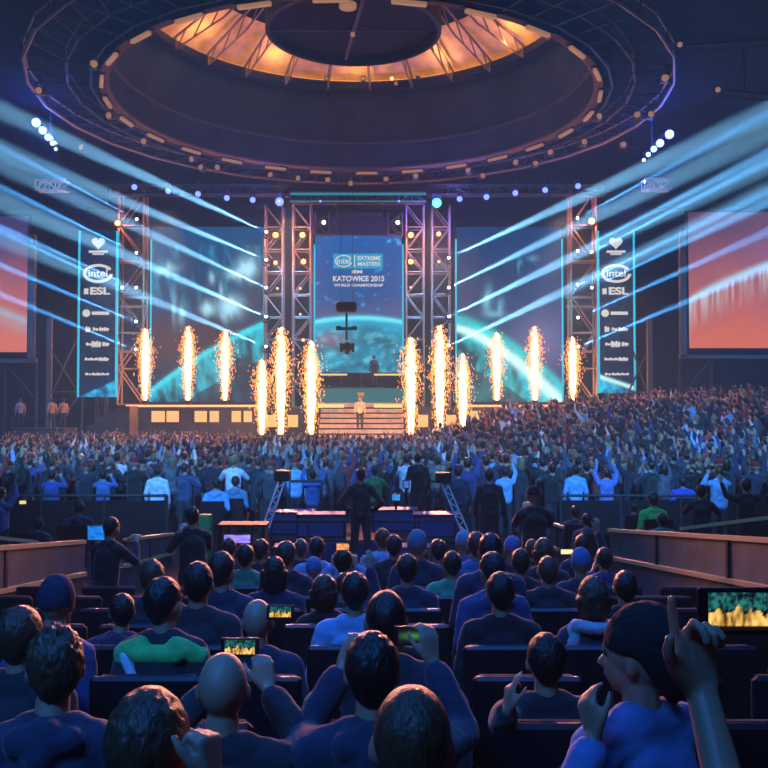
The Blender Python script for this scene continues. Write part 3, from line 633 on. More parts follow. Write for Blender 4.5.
# ================================================================== PEOPLE
def ell(c, r, tg, rot=None): return ('e', Vector(c), Vector(r), tg, rot)
def cap(a, ra, b, rb, tg): return ('c', Vector(a), ra, Vector(b), rb, tg)
def prim_mesh(bm, p):
    vs = []
    if p[0] == 'e':
        r = bmesh.ops.create_icosphere(bm, subdivisions=3, radius=1); mt = Matrix.Translation(p[1]) @ (p[4] if p[4] else Matrix()) @ Matrix.Diagonal((*p[2], 1)); bmesh.ops.transform(bm, matrix=mt, verts=r['verts']); return
    a, ra, b, rb = p[1:5]; pts = []
    for c, r in ((a, ra), (b, rb)):
        for q in SPH: pts.append(bm.verts.new(c+q*r))
    h = bmesh.ops.convex_hull(bm, input=pts)
    junk = [g_ for g_ in h['geom_interior'] if isinstance(g_, bmesh.types.BMVert)]
    if junk: bmesh.ops.delete(bm, geom=junk, context='VERTS')
_b = bmesh.new(); bmesh.ops.create_icosphere(_b, subdivisions=2, radius=1); SPH = [v.co.copy() for v in _b.verts]; _b.free()
def dist(pts, p):
    if p[0] == 'e':
        q = pts-np.array(p[1])
        if p[4]: q = q @ np.array(p[4].to_3x3())
        r = np.array(p[2]); return (np.linalg.norm(q/r, axis=1)-1)*r.min()
    a, ra, b, rb = np.array(p[1]), p[2], np.array(p[3]), p[4]; ab = b-a; t = np.clip(((pts-a) @ ab)/(ab @ ab+1e-12), 0, 1)
    return np.linalg.norm(pts-(a+t[:, None]*ab), axis=1)-(ra+(rb-ra)*t)
def organic(name, prims, voxel, mats, smooth_it=4, wob=0, wsc=9, seed=0):
    """one continuous smooth surface grown from the list of limb volumes"""
    bm = bmesh.new()
    for p in prims: prim_mesh(bm, p)
    me = bpy.data.meshes.new('raw'); bm.to_mesh(me); bm.free()
    o = bpy.data.objects.new('raw', me); C.objects.link(o)
    md = o.modifiers.new('r', 'REMESH'); md.mode = 'VOXEL'; md.voxel_size = voxel; md.use_smooth_shade = True
    if smooth_it: s = o.modifiers.new('s', 'SMOOTH'); s.iterations = smooth_it; s.factor = .5
    dg = bpy.context.evaluated_depsgraph_get(); dg.update(); out = bpy.data.meshes.new_from_object(o.evaluated_get(dg)); bpy.data.objects.remove(o); bpy.data.meshes.remove(me)
    out.name = name; out.materials.clear()
    if wob:
        k = len(out.vertices); co_ = np.empty(k*3); nn = np.empty(k*3); out.vertices.foreach_get('co', co_); out.vertices.foreach_get('normal', nn); co_ = co_.reshape(-1, 3); nn = nn.reshape(-1, 3)
        for i in range(k):
            c = co_[i]; h = noise.noise(Vector((c[0]*wsc+seed, c[1]*wsc, c[2]*wsc*1.4))); h2 = noise.noise(Vector((c[0]*wsc*2.5, c[1]*wsc*2.5+seed, c[2]*wsc*3))); co_[i] += nn[i]*wob*(h+.4*h2)
        out.vertices.foreach_set('co', co_.ravel())
    tags = []
    for p in prims:
        tg = p[3] if p[0] == 'e' else p[5]
        if tg not in tags: tags.append(tg)
    for tg in tags: out.materials.append(mats[tg])
    if len(tags) > 1:
        cen = np.empty(len(out.polygons)*3); out.polygons.foreach_get('center', cen); cen = cen.reshape(-1, 3)
        D = np.stack([dist(cen, p) for p in prims], 1); idx = D.argmin(1); tg_of = np.array([tags.index(p[3] if p[0] == 'e' else p[5]) for p in prims]); out.polygons.foreach_set('material_index', tg_of[idx].astype(np.int32))
    out.polygons.foreach_set('use_smooth', [True]*len(out.polygons)); out.update(); return out
MT = {'skin': M['skin'], 'lip': M['lip'], 'eye': M['eye'], 'top': M['cloth'], 'trousers': M['trous'], 'shoe': M['black'], 'hair': M['hair'], 'hat': M['hat']}

def hand(pr, wr, fdir, pdir, side, curl=.35, spread=.06, fr=.0088, pose=None):
    """wr wrist; fdir finger direction; pdir palm normal; side +1/-1 sends the thumb along +/- (fdir x pdir)"""
    f = Vector(fdir).normalized(); p = Vector(pdir); p = (p-f*p.dot(f)).normalized(); s = f.cross(p)*side   # s: towards thumb
    lens = (.072, .08, .074, .058); offs = (.031, .0105, -.0105, -.03)
    for k in range(4):
        kn = wr+f*(.092-.004*abs(k-1))+s*offs[k]; pr.append(cap(wr+f*.012+s*offs[k]*.55, .017, kn, .0125, 'skin'))
        cu = curl[k] if isinstance(curl, (list, tuple)) else curl; a = cu*.8; q = kn; L = lens[k]; tl = -offs[k]*spread*14
        for j, (fr_l, rr) in enumerate(((.45, fr), (.3, fr*.94), (.25, fr*.86))):
            d = f*math.cos(a)+p*math.sin(a); d = (d-s*tl*.35).normalized(); nq = q+d*L*fr_l; pr.append(cap(q, rr*1.05, nq, rr*.97, 'skin')); q = nq; a += cu*1.1
    t0 = wr+f*.02+s*.022; t1 = wr+f*.055+s*.05+p*.012; t2 = t1+(f*.75+s*.35+p*.35).normalized()*.034; t3 = t2+(f*.9+s*.05+p*.45).normalized()*.028
    pr.append(cap(t0, .017, t1, .0125, 'skin')); pr.append(cap(t1, .0115, t2, .0105, 'skin')); pr.append(cap(t2, .0105, t3, .0085, 'skin'))
HS = 1.07
SLV = [.82]
def body_prims(seated=False, arms=None, lean=0, turn=0, detail=True, inflate=0, tilt=0, female=False, handfull=True):
    """arms: list of two (elbow, wrist, fdir, pdir, curl) for left(-x), right(+x) relative to the hip"""
    pr = []; h = .50 if seated else .93; L = lambda x, y, z: Vector((x, y+lean*z, h+z))
    sh = .185 if not female else .165
    pr += [ell(L(0, 0, 0), (.155+inflate, .115+inflate, .1), 'top'), ell(L(0, 0, .14), (.138+inflate, .1+inflate, .13), 'top'), ell(L(0, 0, .33), (.16+inflate, .112+inflate, .17), 'top')]
    pr += [cap(L(-sh+.03, 0, .455), .062+inflate, L(sh-.03, 0, .455), .062+inflate, 'top'), cap(L(-.07, -.01, .5), .05+inflate, L(.07, -.01, .5), .05+inflate, 'top')]
    pr += [cap(L(0, -.01, .47), .062, L(0, .01, .6), .056, 'skin')]
    pr += [cap(L(-.07, 0, .34), .095+inflate, L(-.065, 0, .0), .1+inflate, 'top'), cap(L(.07, 0, .34), .095+inflate, L(.065, 0, .0), .1+inflate, 'top'), cap(L(-.045, -.02, .36), .1+inflate, L(.045, -.02, .36), .1+inflate, 'top'), cap(L(-.1, -.01, .5), .03+inflate, L(-sh, 0, .455), .045+inflate, 'top'), cap(L(.1, -.01, .5), .03+inflate, L(sh, 0, .455), .045+inflate, 'top')]
    hc = L(0, .02, .69); R = Matrix.Rotation(turn, 4, 'Z') @ Matrix.Rotation(tilt, 4, 'X')
    H = lambda x, y, z: hc+(R @ Vector((x*HS, y*HS, z*HS)))
    pr += [ell(H(0, -.008, .018), (.076*HS, .096*HS, .1*HS), 'skin', R), ell(H(0, .028, -.035), (.058*HS, .068*HS, .075*HS), 'skin', R), cap(H(0, .06, -.085), .022, H(0, .04, -.06), .04, 'skin')]
    if detail:
        pr += [cap(H(0, .09, .0), .009, H(0, .108, -.028), .014, 'skin'), ell(H(-.078, -.005, -.01), (.012, .02, .032), 'skin', R), ell(H(.078, -.005, -.01), (.012, .02, .032), 'skin', R), cap(H(-.03, .085, .025), .012, H(.03, .085, .025), .012, 'skin')]
        pr += [ell(H(-.03, .083, .008), (.014, .012, .009), 'eye', R), ell(H(.03, .083, .008), (.014, .012, .009), 'eye', R), cap(H(-.02, .09, -.055), .007, H(.02, .09, -.055), .007, 'lip')]
    if arms is None:
        arms = [((-.25, -.03, .19), (-.2, .2, .1), (0.2, 1, -.2), (0, 0, -1), .5), ((.25, -.03, .19), (.2, .2, .1), (-.2, 1, -.2), (0, 0, -1), .5)] if seated else \
               [((-.26, -.03, .17), (-.26, .08, -.08), (0, .2, -1), (1, 0, 0), .4), ((.26, -.03, .17), (.26, .08, -.08), (0, .2, -1), (-1, 0, 0), .4)]
    for sd, (el, wr, fd, pd, cu, *thx) in zip((-1, 1), arms):
        S = L(sd*sh, 0, .445); E = L(*el); W = L(*wr)
        pr += [cap(S, .058+inflate, E, .044+inflate, 'top'), cap(E, .043+inflate, E+(W-E)*SLV[0], .045-.016*SLV[0]+inflate, 'top'), cap(E+(W-E)*(SLV[0]-.12), .042-.016*SLV[0], W, .026, 'skin')]
        f = Vector(fd).normalized()
        if handfull:
            p = Vector(pd); p = (p-f*p.dot(f)).normalized(); s = f.cross(p); mid = Vector((-sd, 0, 0)); sg = 1 if s.dot(Vector((thx[0] if thx else -sd, 0, .3))) > 0 else -1
            hand(pr, W, f, p, sg, cu)
        else: pr.append(cap(W, .032, W+f*.09, .036, 'skin')); pr.append(cap(W+f*.09, .03, W+f*.15, .018, 'skin'))
    for sd in (-1, 1):
        if seated:
            pr += [cap(L(sd*.085, 0, 0), .088+inflate, (sd*.13, .43, .5), .058+inflate, 'trousers'), cap((sd*.13, .43, .5), .056+inflate, (sd*.13, .42, .12), .036+inflate, 'trousers'), cap((sd*.13, .40, .05), .042, (sd*.14, .56, .035), .035, 'shoe')]
        else:
            pr += [cap(L(sd*.085, 0, 0), .088+inflate, (sd*.11, .01, .5), .058+inflate, 'trousers'), cap((sd*.11, .01, .5), .056+inflate, (sd*.12, -.02, .12), .038+inflate, 'trousers'), cap((sd*.12, -.04, .05), .045, (sd*.14, .13, .035), .035, 'shoe')]
    return pr, hc, R
UP = [((-.27, .1, .66), (-.2, .16, .9), (-.1, .1, 1), (0, 1, 0), .3), ((.27, .1, .66), (.2, .16, .9), (.1, .1, 1), (0, 1, 0), .3)]
DN = [((-.26, -.03, .17), (-.26, .08, -.08), (0, .2, -1), (1, 0, 0), .4), ((.26, -.03, .17), (.26, .08, -.08), (0, .2, -1), (-1, 0, 0), .4)]
CL = [((-.3, .14, .3), (-.07, .28, .52), (.3, .2, 1), (1, 0, 0), .2), ((.3, .14, .3), (.07, .28, .52), (-.3, .2, 1), (-1, 0, 0), .2)]
PH = [((-.27, .2, .4), (-.1, .36, .62), (.25, .3, 1), (0.3, 1, 0), .8), ((.27, .2, .4), (.1, .36, .62), (-.25, .3, 1), (-.3, 1, 0), .8)]
def hair_mesh(name, kind, fine=True, seed=0):
    """hair or headwear shaped on the skull; origin at the head centre"""
    bm = bmesh.new(); bmesh.ops.create_icosphere(bm, subdivisions=5 if fine else 2, radius=1)
    for v in bm.verts:
        d = v.co.copy(); c = Vector((d.x*.084, -.018+d.y*.1, .026+d.z*.107)); s = 1.0
        nz = noise.noise(Vector((d.x*5+seed, d.y*5, d.z*5)))+.5*noise.noise(Vector((d.x*22, d.y*22+seed, d.z*9)))
        if kind == 'short':
            s = 1+.035*nz
            if d.z < 0: b_ = max(0, min(1, (.2-d.y)/.7)); c.z = .026+d.z*(.03+.105*b_); c.x *= 1-.22*(-d.z)**2*b_; c.y = -.018+d.y*(.1-.012*(-d.z))
        elif kind == 'buzz':
            c = Vector((d.x*.0785, -.012+d.y*.099, .02+d.z*.101)); s = 1+.008*nz
            if d.z < 0: b_ = max(0, min(1, (.2-d.y)/.7)); c.z = .02+d.z*(.03+.1*b_); c.x *= 1-.2*(-d.z)**2*b_
        elif kind == 'tuft':
            s = 1.02+.06*nz+(.1*max(0, nz)*max(0, d.z))
            if d.z < 0: b_ = max(0, min(1, (.2-d.y)/.7)); c.z = .026+d.z*(.03+.1*b_)
        elif kind == 'long':
            s = 1.05+.05*nz
            if d.z < 0: c.z = .026+d.z*(.25 if d.y < .35 else .12); c.x = d.x*.1*(1.05-.1*d.z); c.y = -.028+d.y*(.085 if d.y < 0 else .06)
        elif kind == 'bob':
            s = 1.1+.05*nz
            if d.z < 0: c.z = .026+d.z*.165; c.x = d.x*.1; c.y = -.028+d.y*.085
        elif kind == 'cap':
            c = Vector((d.x*.09, -.012+d.y*.107, .035+d.z*.105)); s = 1+.01*nz
            if d.z < -.1: c.z = .035-.012
        elif kind == 'beanie':
            c = Vector((d.x*.089, -.014+d.y*.106, .035+d.z*.118)); s = 1+.02*nz
            if d.z < -.3: c.z = .0
        elif kind == 'slouch':
            c = Vector((d.x*.1, -.03+d.y*.125, .035+d.z*.128)); s = 1+.03*nz
            if d.z < 0: b_ = max(0, min(1, (.1-d.y)/.7)); c.z = .035+d.z*(.02+.17*b_)
        elif kind == 'hood':
            c = Vector((d.x*.108, -.02+d.y*.118, .02+d.z*.14)); s = 1+.03*nz
            if d.z < -.3: c.x *= 1.15; c.y = -.03+d.y*.1
        v.co = c*s*HS
    if kind == 'cap':
        r = bmesh.ops.create_icosphere(bm, subdivisions=3, radius=1); bmesh.ops.transform(bm, matrix=Matrix.Translation((0, .12, .03)) @ Matrix.Rotation(-.15, 4, 'X') @ Matrix.Diagonal((.07, .07, .008, 1)), verts=r['verts'])
    me = bpy.data.meshes.new(name); bm.to_mesh(me); bm.free(); me.materials.append(M['hat'] if kind in ('cap', 'beanie', 'hood', 'slouch') else M['hair'])
    me.polygons.foreach_set('use_smooth', [True]*len(me.polygons)); return me
HAIR = {k: hair_mesh('hair', k, True, i*3) for i, k in enumerate(('short', 'buzz', 'tuft', 'long', 'bob', 'cap', 'beanie', 'hood', 'slouch'))}
HAIRN = {'cap': 'cap', 'beanie': 'knitted_hat', 'hood': 'hood', 'slouch': 'knitted_hat'}
HAIRLO = {k: hair_mesh('hair', k, False, 5) for k in ('short', 'long', 'cap')}

# ---- seated prototypes: body + jacket (with sleeves) + trousers
def seated_set(arms=None, lean=0, turn=0, tilt=0, vox=.0085, female=False, seed=0, extra=None, short=False):
    bp, hc, R = body_prims(True, arms, lean, turn, True, 0, tilt, female)
    skin = [p if (p[3] if p[0] == 'e' else p[5]) in ('skin', 'eye', 'lip') else (p[:3]+('skin',)+p[4:] if p[0] == 'e' else p[:5]+('skin',)) for p in bp]
    body = organic('body', skin, vox, MT, 2)
    jp, _, _ = body_prims(True, arms, lean, turn, False, .022, tilt, female, False)
    top = [p for p in jp if (p[3] if p[0] == 'e' else p[5]) == 'top']
    L = lambda x, y, z: Vector((x, y+lean*z, .5+z))
    top += [cap(L(-.045, -.03, .52), .045, L(.045, -.03, .52), .045, 'top'), cap(L(-.05, .03, .515), .032, L(.05, .03, .515), .032, 'top'), ell(L(0, 0, -.02), (.175, .14, .09), 'top')]
    if extra == 'hood': top += [cap(L(-.08, -.09, .5), .05, L(.08, -.09, .5), .05, 'top'), cap(L(0, -.12, .46), .05, L(0, -.09, .52), .06, 'top')]
    if extra == 'fur':
        for k in range(9):
            t = PI+PI*k/8; top.append(ell(L(.11*math.cos(t), -.02+.09*math.sin(t), .53), (.045, .045, .04), 'top'))
    jk = organic('jacket', top, .014, MT, 3, .007, 10, seed)
    tr = organic('trousers', [p for p in jp if (p[3] if p[0] == 'e' else p[5]) == 'trousers'], .02, MT, 3, .005, 9, seed)
    sh = organic('shoes', [p for p in jp if (p[3] if p[0] == 'e' else p[5]) == 'shoe'], .012, MT, 2)
    return dict(body=body, jacket=jk, trousers=tr, hc=hc, R=R, shoe=sh)
def make_person(S, loc, sc, rz, hair, hcol, tcol, label, group=None, name='person'):
    o = link(name, S['body'], None, loc=loc, label=label, cat='person', group=group); o.scale = (sc,)*3; o.rotation_euler = (0, 0, rz)
    j = link('jacket', S['jacket'], o); j.color = (*tcol, 1); link('trousers', S['trousers'], o); link('shoes', S['shoe'], o)
    if hair and hair != 'bald':
        h = link(HAIRN.get(hair, 'hair'), HAIR[hair], o, loc=S['hc']); h.color = (*hcol, 1); h.rotation_euler = S['R'].to_euler()
    return o
SEAT_PH = [((-.27, .2, .42), (-.11, .34, .6), (.25, .25, 1), (.3, 1, 0), .8), ((.27, .2, .42), (.11, .34, .6), (-.25, .25, 1), (-.3, 1, 0), .8)]
SETS = {
    'down': seated_set(seed=1), 'down2': seated_set(lean=.12, turn=.25, seed=2, extra='hood'), 'down3': seated_set(turn=-.35, seed=3, female=True),
    'phone': seated_set(arms=SEAT_PH, seed=4, lean=.05), 'raise': seated_set(arms=[DN[0][:1]+((-.18, .25, .12), (0, 1, -.2), (0, 0, -1), .5), ((.29, .1, .6), (.23, .16, .86), (0, .1, 1), (0, 1, 0), .35)], seed=5),
    'clap': seated_set(arms=CL, seed=6, lean=.1)}

# ---- rake, rows
ROWS = [1.05, 1.95]+[2.85+.9*k for k in range(10)]
def fz(y): return max(0.0, 1.13-.1*y)
XL, XR = -3.72, 3.42
for i, y in enumerate(ROWS):
    z = fz(y)
    if z > .001: MB().box((XL-.15, y-.45, 0), (XR+.15, y+.45, z)).build('floor_step', M['floor'], kind='structure')
BL, DK, NV, BK, GR, WH, MBU, LB = (.03, .05, .16), (.016, .018, .028), (.016, .024, .06), (.006, .006, .01), (.1, .11, .13), (.65, .68, .72), (.08, .17, .4), (.2, .36, .65)
HB, HD, HBR, HBL = (.02, .013, .01), (.008, .007, .009), (.07, .035, .02), (.2, .14, .08)
SEATED = [  # px, py, hair, hair colour, top colour, pose, rz, label, hairscale
 (150, 748, 'short', HBR, DK, 'F1', 0, 'person with thick brown hair right at the bottom edge, fist raised beside them'),
 (412, 742, 'buzz', HBR, DK, 'down', 0, 'person with close-cropped hair nearest the bottom centre'),
 (50, 674, 'tuft', HBR, NV, 'down2', .1, 'person with tousled tufted hair near the left edge, dark jacket'),
 (222, 690, 'bald', HB, DK, 'phone', 0, 'bald person holding up a small phone with both hands'),
 (372, 675, 'short', HD, NV, 'F2', 0, 'dark-haired person in navy hooded top holding a phone out to the right'),
 (545, 660, 'short', HD, DK, 'F3', 0, 'broad-shouldered person in dark jacket raising a hand beside the face'),
 (640, 655, 'slouch', BK, MBU, 'F4', .5, 'person in loose black knitted hat and bright blue shirt turned to the left'),
 (22, 636, 'short', HBR, DK, 'down', -.2, 'person with pink-rimmed hair at the left edge, behind the tufted one'),
 (47, 606, 'beanie', NV, BL, 'down2', -.3, 'person in blue hooded jacket against the left balustrade'),
 (165, 602, 'short', HD, DK, 'down3', -.1, 'dark-haired person wearing a green and white printed jacket'),
 (258, 620, 'bald', HB, NV, 'down', 0, 'bald person in front of the small yellow phone screen'),
 (386, 623, 'buzz', HD, DK, 'clap', 0, 'person with orange-rimmed cropped hair in the centre block'),
 (355, 592, 'short', HD, LB, 'down', 0, 'short dark hair, bright blue shirt, centre of the seated rows'),
 (326, 592, 'bob', (.05, .015, .01), BK, 'down3', 0, 'person with reddish dark bob left of the bright blue shirt'),
 (289, 572, 'short', HD, (.03, .12, .42), 'clap', 0, 'dark-haired person in mid blue jacket with elbows out'),
 (275, 572, 'long', HD, NV, 'down', 0, 'person with long dark hair left of the mid blue jacket'),
 (592, 598, 'bob', HBR, NV, 'FUR', 0, 'person with brown bob and pale fluffy collar'),
 (624, 587, 'short', HD, BK, 'down', 0, 'dark-haired person seated against the right wall'),
 (500, 592, 'short', HD, BK, 'down', 0, 'person in black with dark hair right of centre'),
 (495, 572, 'short', HD, BL, 'down2', .2, 'dark-haired person in royal blue jacket'),
 (547, 570, 'buzz', HBR, DK, 'down', 0, 'person with pink-edged cropped hair and dark coat right of centre'),
 (520, 562, 'short', HD, DK, 'down', 0, 'dark-haired person left of the pink-edged cropped hair'),
 (580, 563, 'beanie', MBU, NV, 'down', 0, 'person in blue knitted hat by the right wall'),
 (512, 549, 'beanie', (.1, .16, .4), NV, 'down', 0, 'person in pale blue knitted hat right of centre'),
 (532, 549, 'short', HBR, DK, 'down3', 0, 'brown-haired person behind the pink-edged cropped hair'),
 (543, 552, 'bob', HBR, DK, 'down', 0, 'person with light-edged bob behind the right rows'),
 (153, 577, 'short', HBR, DK, 'down', .1, 'seated person beside the left wall near the photographer'),
 (199, 583, 'short', HD, DK, 'down', 0, 'person with orange-rimmed dark hair, fifth row left'),
 (223, 570, 'short', HB, NV, 'down3', 0, 'person with pale-rimmed hair behind the orange-rimmed one on the left'),
 (246, 556, 'short', HD, (.03, .25, .15), 'down', 0, 'dark-haired person with green collar left of centre'),
 (301, 548, 'buzz', (.06, .05, .06), NV, 'down', 0, 'grey-haired person in the back seated rows left of centre'),
 (317, 548, 'short', HD, LB, 'down', 0, 'dark-haired person in bright blue in the back seated rows'),
 (287, 555, 'short', HBR, DK, 'down3', 0, 'brown-haired person low in the rows left of centre'),
 (343, 562, 'short', HD, (.04, .2, .4), 'phone', 0, 'person in teal-blue jacket holding a phone overhead'),
 (314, 570, 'beanie', MBU, MBU, 'down', 0, 'person in bright blue hood behind the bob'),
 (393, 568, 'long', HBR, LB, 'down3', 0, 'person with long light-edged hair in pale blue'),
 (407, 569, 'short', HD, NV, 'down', 0, 'dark-haired person right of the long light-edged hair'),
 (382, 540, 'short', HBR, LB, 'down2', 0, 'brown-haired person in pale blue jacket in the last seated row'),
 (394, 546, 'short', HD, DK, 'down', 0, 'dark-haired person right of the pale blue jacket in the back'),
 (417, 545, 'beanie', (.15, .2, .3), NV, 'down', 0, 'person in pale grey hat in the back rows'),
 (438, 550, 'short', HD, DK, 'down', 0, 'dark-haired person right of the pale grey hat'),
 (452, 564, 'short', HD, (.02, .35, .2), 'down', 0, 'dark-haired person in a bright green top'),
 (463, 543, 'beanie', (.2, .3, .45), MBU, 'down', 0, 'person in pale blue cap in the back seated rows'),
 (476, 545, 'short', HBR, MBU, 'down', 0, 'broad person in blue shirt in the back rows'),
 (423, 557, 'buzz', HBR, DK, 'down', 0, 'cropped brown head between the hat and the green top'),
 (581, 545, 'short', HB, NV, 'raise', 0, 'person raising an arm below the right handrail'),
 (605, 560, 'short', HD, BL, 'clap', 0, 'person with elbows raised beside the right wall'),
 (345, 640, 'short', HD, NV, 'raise', 0, 'dark person partly hidden behind the hooded navy top'),
 (120, 640, 'short', HD, NV, 'down2', 0, 'dark low figure between the tufted hair and green jacket'),
 (335, 545, 'short', HD, DK, 'down', 0, 'small dark head in the last seated row left of centre'),
 (490, 548, 'short', HD, NV, 'down', 0, 'small dark head behind the royal blue jacket'),
 (230, 548, 'short', HD, NV, 'down', 0, 'small dark head in the last seated row on the left'),
 (262, 550, 'short', HB, DK, 'down3', 0, 'small dark head right of the green collar'),
]
occ = {i: [] for i in range(len(ROWS))}
HERO = {}
ROWOV = {640: 2, 545: 3, 326: 6, 393: 8, 50: 2, 372: 2, 222: 2, 150: 1, 412: 1, 592: 5, 289: 6, 275: 7, 500: 5, 547: 7, 520: 8, 495: 6, 386: 3, 258: 4, 165: 4, 355: 5, 624: 6}
for (px, py, hair, hc, tc, pose, rz, lab) in SEATED:
    best = None
    for i, y in enumerate(ROWS[1:], 1):
        z = CZ-(py-HY)*y/F; fl = fz(y); s = (z-fl)/1.195; x = wx(px, y)
        if x < XL+.25 or x > XR-.2: continue
        e = (0 if ROWOV.get(px) == i else 5 if px in ROWOV else abs(s-.98))+(10 if any(abs(x-q) < .46 for q in occ[i]) else 0)
        if best is None or e < best[0]: best = (e, i, y, s, x, fl)
    if best[0] > 4.5: continue
    e, i, y, s, x, fl = best; occ[i].append(x); s = max(.86, min(1.1, s))
    toloc = lambda q: (lambda w_: (w_.x, w_.y+.1, w_.z-.5))(((Vector(q)-Vector((x, y-.1+.1, fl)))/s))
    def A(sd, wr, fd, pd, cu, out=.6, thx=None):
        r = Matrix.Rotation(-rz, 3, 'Z'); b = r @ ((P(*wr)-Vector((x, y, fl)))/s)-Vector((0, 0, .5)); S_ = Vector((sd*.185, 0, .445)); v_ = b-S_; L_ = min(v_.length, .53); b = S_+v_.normalized()*L_; v_ = b-S_
        mid = S_+v_*.54; hgt = math.sqrt(max(.0009, .29**2-(L_*.54)**2)); bd = Vector((sd*out, -.1, -1)); bd = (bd-v_.normalized()*bd.dot(v_.normalized())).normalized()
        return (tuple(mid+bd*hgt), tuple(b), tuple(r @ Vector(fd)), tuple(r @ Vector(pd)), cu)+((thx,) if thx else ())
    def A_old(el, wr, fd, pd, cu):   # targets given as (px,py,depth)
        r = Matrix.Rotation(-rz, 3, 'Z'); c = Vector((x, y, fl)); a = r @ ((P(*el)-c)/s); b = r @ ((P(*wr)-c)/s); return (tuple(a-Vector((0, 0, .5))), tuple(b-Vector((0, 0, .5))), tuple(r @ Vector(fd)), tuple(r @ Vector(pd)), cu)
    if pose == 'F1': S = seated_set(arms=[((-.25, -.03, .19), (-.2, .2, .1), (.2, 1, -.2), (0, 0, -1), .5), A(1, (213, 778, 1.9), (-.1, .1, 1), (-1, .4, 0), [1.35, 1.4, 1.4, 1.4])], seed=11, vox=.006)
    elif pose == 'F2': S = seated_set(arms=[A(-1, (343, 668, 3.15), (.5, .2, 1), (0, 1, 0), .7), A(1, (432, 662, 3.2), (-.1, .1, 1), (-.6, 1, 0), .6)], seed=12, extra='hood', lean=.06)
    elif pose == 'F3': S = seated_set(arms=[A(-1, (507, 702, 3.0), (.15, .1, 1), (1, .3, 0), [.3, .3, .9, 1.1]), ((.25, -.03, .19), (.2, .2, .1), (-.2, 1, -.2), (0, 0, -1), .5)], seed=13)
    elif pose == 'F4': S = seated_set(arms=[A(-1, (592, 732, 2.65), (-.2, .2, 1), (1, .5, 0), [.5, .7, .8, .8]), ((.25, -.03, .19), (.2, .2, .1), (-.2, 1, -.2), (0, 0, -1), .5)], seed=14, turn=.5)
    elif pose == 'FUR': S = seated_set(seed=15, extra='fur', female=True)
    else: S = SETS[pose]
    o = make_person(S, (x, y, fl), s, rz, hair, hc, tc, lab); HERO[px] = o
    if pose == 'F4': o.children[-1].scale = (1.22, 1.22, 1.18)
# the arm holding the big phone: a person mostly below the frame
y = 1.05; fl = fz(y); px0 = .62
def AB(q): return tuple(Vector(q)-Vector((px0, y, fl+.5)))
armR = (AB((.52, 1.27, 2.14)), AB(tuple(P(699, 690, 1.46))), (-.16, .02, 1), (0.3, -1, 0), [.08, .95, 1.1, 1.2], -1)
SLV[0] = .42
S = seated_set(arms=[armR, ((.25, -.03, .19), (.2, .2, .1), (-.2, 1, -.2), (0, 0, -1), .5)], seed=21, vox=.005)
SLV[0] = .82
make_person(S, (px0, y, fl), 1.0, 0, 'short', HB, DK, 'person at the lower right corner, only an arm in frame, holding up a large phone')
occ[0].append(px0)
# ---- extra dress details as parts
def child_mesh(o, name, prims, vox, col, mats=MT, wob=0):
    me = organic(name, prims, vox, mats, 2, wob); c = link(name, me, o); c.color = (*col, 1); return c
o = HERO[165]; L = lambda x, y, z: Vector((x, y, .5+z))
child_mesh(o, 'white_print', [cap(L(-.17, -.07, .44), .035, L(-.11, -.112, .35), .03, 'top')], .01, (.4, .55, .7))['label'] = 'pale print patch on the left shoulder'
child_mesh(o, 'green_yoke', [cap(L(-.09, -.07, .5), .05, L(-.19, -.02, .44), .065, 'top'), cap(L(.09, -.07, .5), .05, L(.19, -.02, .44), .06, 'top'), cap(L(-.1, -.09, .46), .05, L(.1, -.09, .46), .05, 'top')], .012, (.05, .55, .14))['label'] = 'bright green shoulder panel'
o = HERO[592]; child_mesh(o, 'fluffy_collar', [ell(L(.12*math.cos(PI+PI*k/8), -.03+.1*math.sin(PI+PI*k/8), .535), (.048, .05, .045), 'top') for k in range(9)]+[cap(L(-.13, -.04, .5), .05, L(-.16, -.06, .36), .05, 'top')], .009, (.4, .45, .55), wob=.012)['label'] = 'pale fluffy collar'
# checked shirt squares for the capped person
o = HERO[640]; mb = MB()
# ---- phones
def phone_pic(u, v):
    n1 = fbm(u*9, v*4)
    c = lin((8, 16, 24)); n3 = fbm(u*22, v*9); h_ = .5+.25*n1+.2*noise.noise(Vector((u*11, 2.2, 0)))
    if v > .5: c = mix(c, lin((40, 120, 115)), max(0, .35+2.2*n3))
    if .12 < v < h_: c = mix(lin((90, 50, 10)), lin((255, 205, 110)), .55+2.2*fbm(u*15, v*2))
    elif v < .12: c = lin((20, 14, 8))
    return tuple(q*.75 for q in c)
def phone(c, wdt, hgt, label, rz=0, rx=0, picfn=phone_pic, thick=.009, glow=.78):
    o = empty('phone', c, rz, label=label, cat='phone'); o.rotation_euler = (rx, 0, rz)
    MB().box((-wdt/2, 0, -hgt/2), (wdt/2, thick, hgt/2), bev=.003).build('case', M['blackgloss'], o)
    k = glow; picture('screen', (-wdt/2*k, -.001, -hgt/2*.8), (wdt/2*k, -.001, -hgt/2*.8), (-wdt/2*k, -.001, hgt/2*.8), 40, 20, picfn, o, .0008); return o
phone(P(741, 610, 1.5), .15, .078, 'large phone held up at the right edge, screen showing the lit stage', rz=0)
phone(P(241, 646, 3.28), .14, .072, 'phone with an amber stage picture above the bald person')
phone(P(281, 611, 4.3), .13, .07, 'small phone with a yellow screen beside the second bald head', rx=-.1)
phone(P(413, 634, 3.3), .14, .07, 'phone with a dim greenish screen held to the right of the hooded navy top', picfn=lambda u, v: mix(lin((8, 14, 24)), lin((60, 110, 50)), g(v-.5, .2)*g(u-.5, .4)*.8))
phone(P(343, 546, 8.0), .14, .07, 'phone with an orange screen held over the teal-blue jacket', picfn=lambda u, v: mix(lin((90, 60, 60)), lin((255, 170, 90)), .5+fbm(u*4, v*4)))
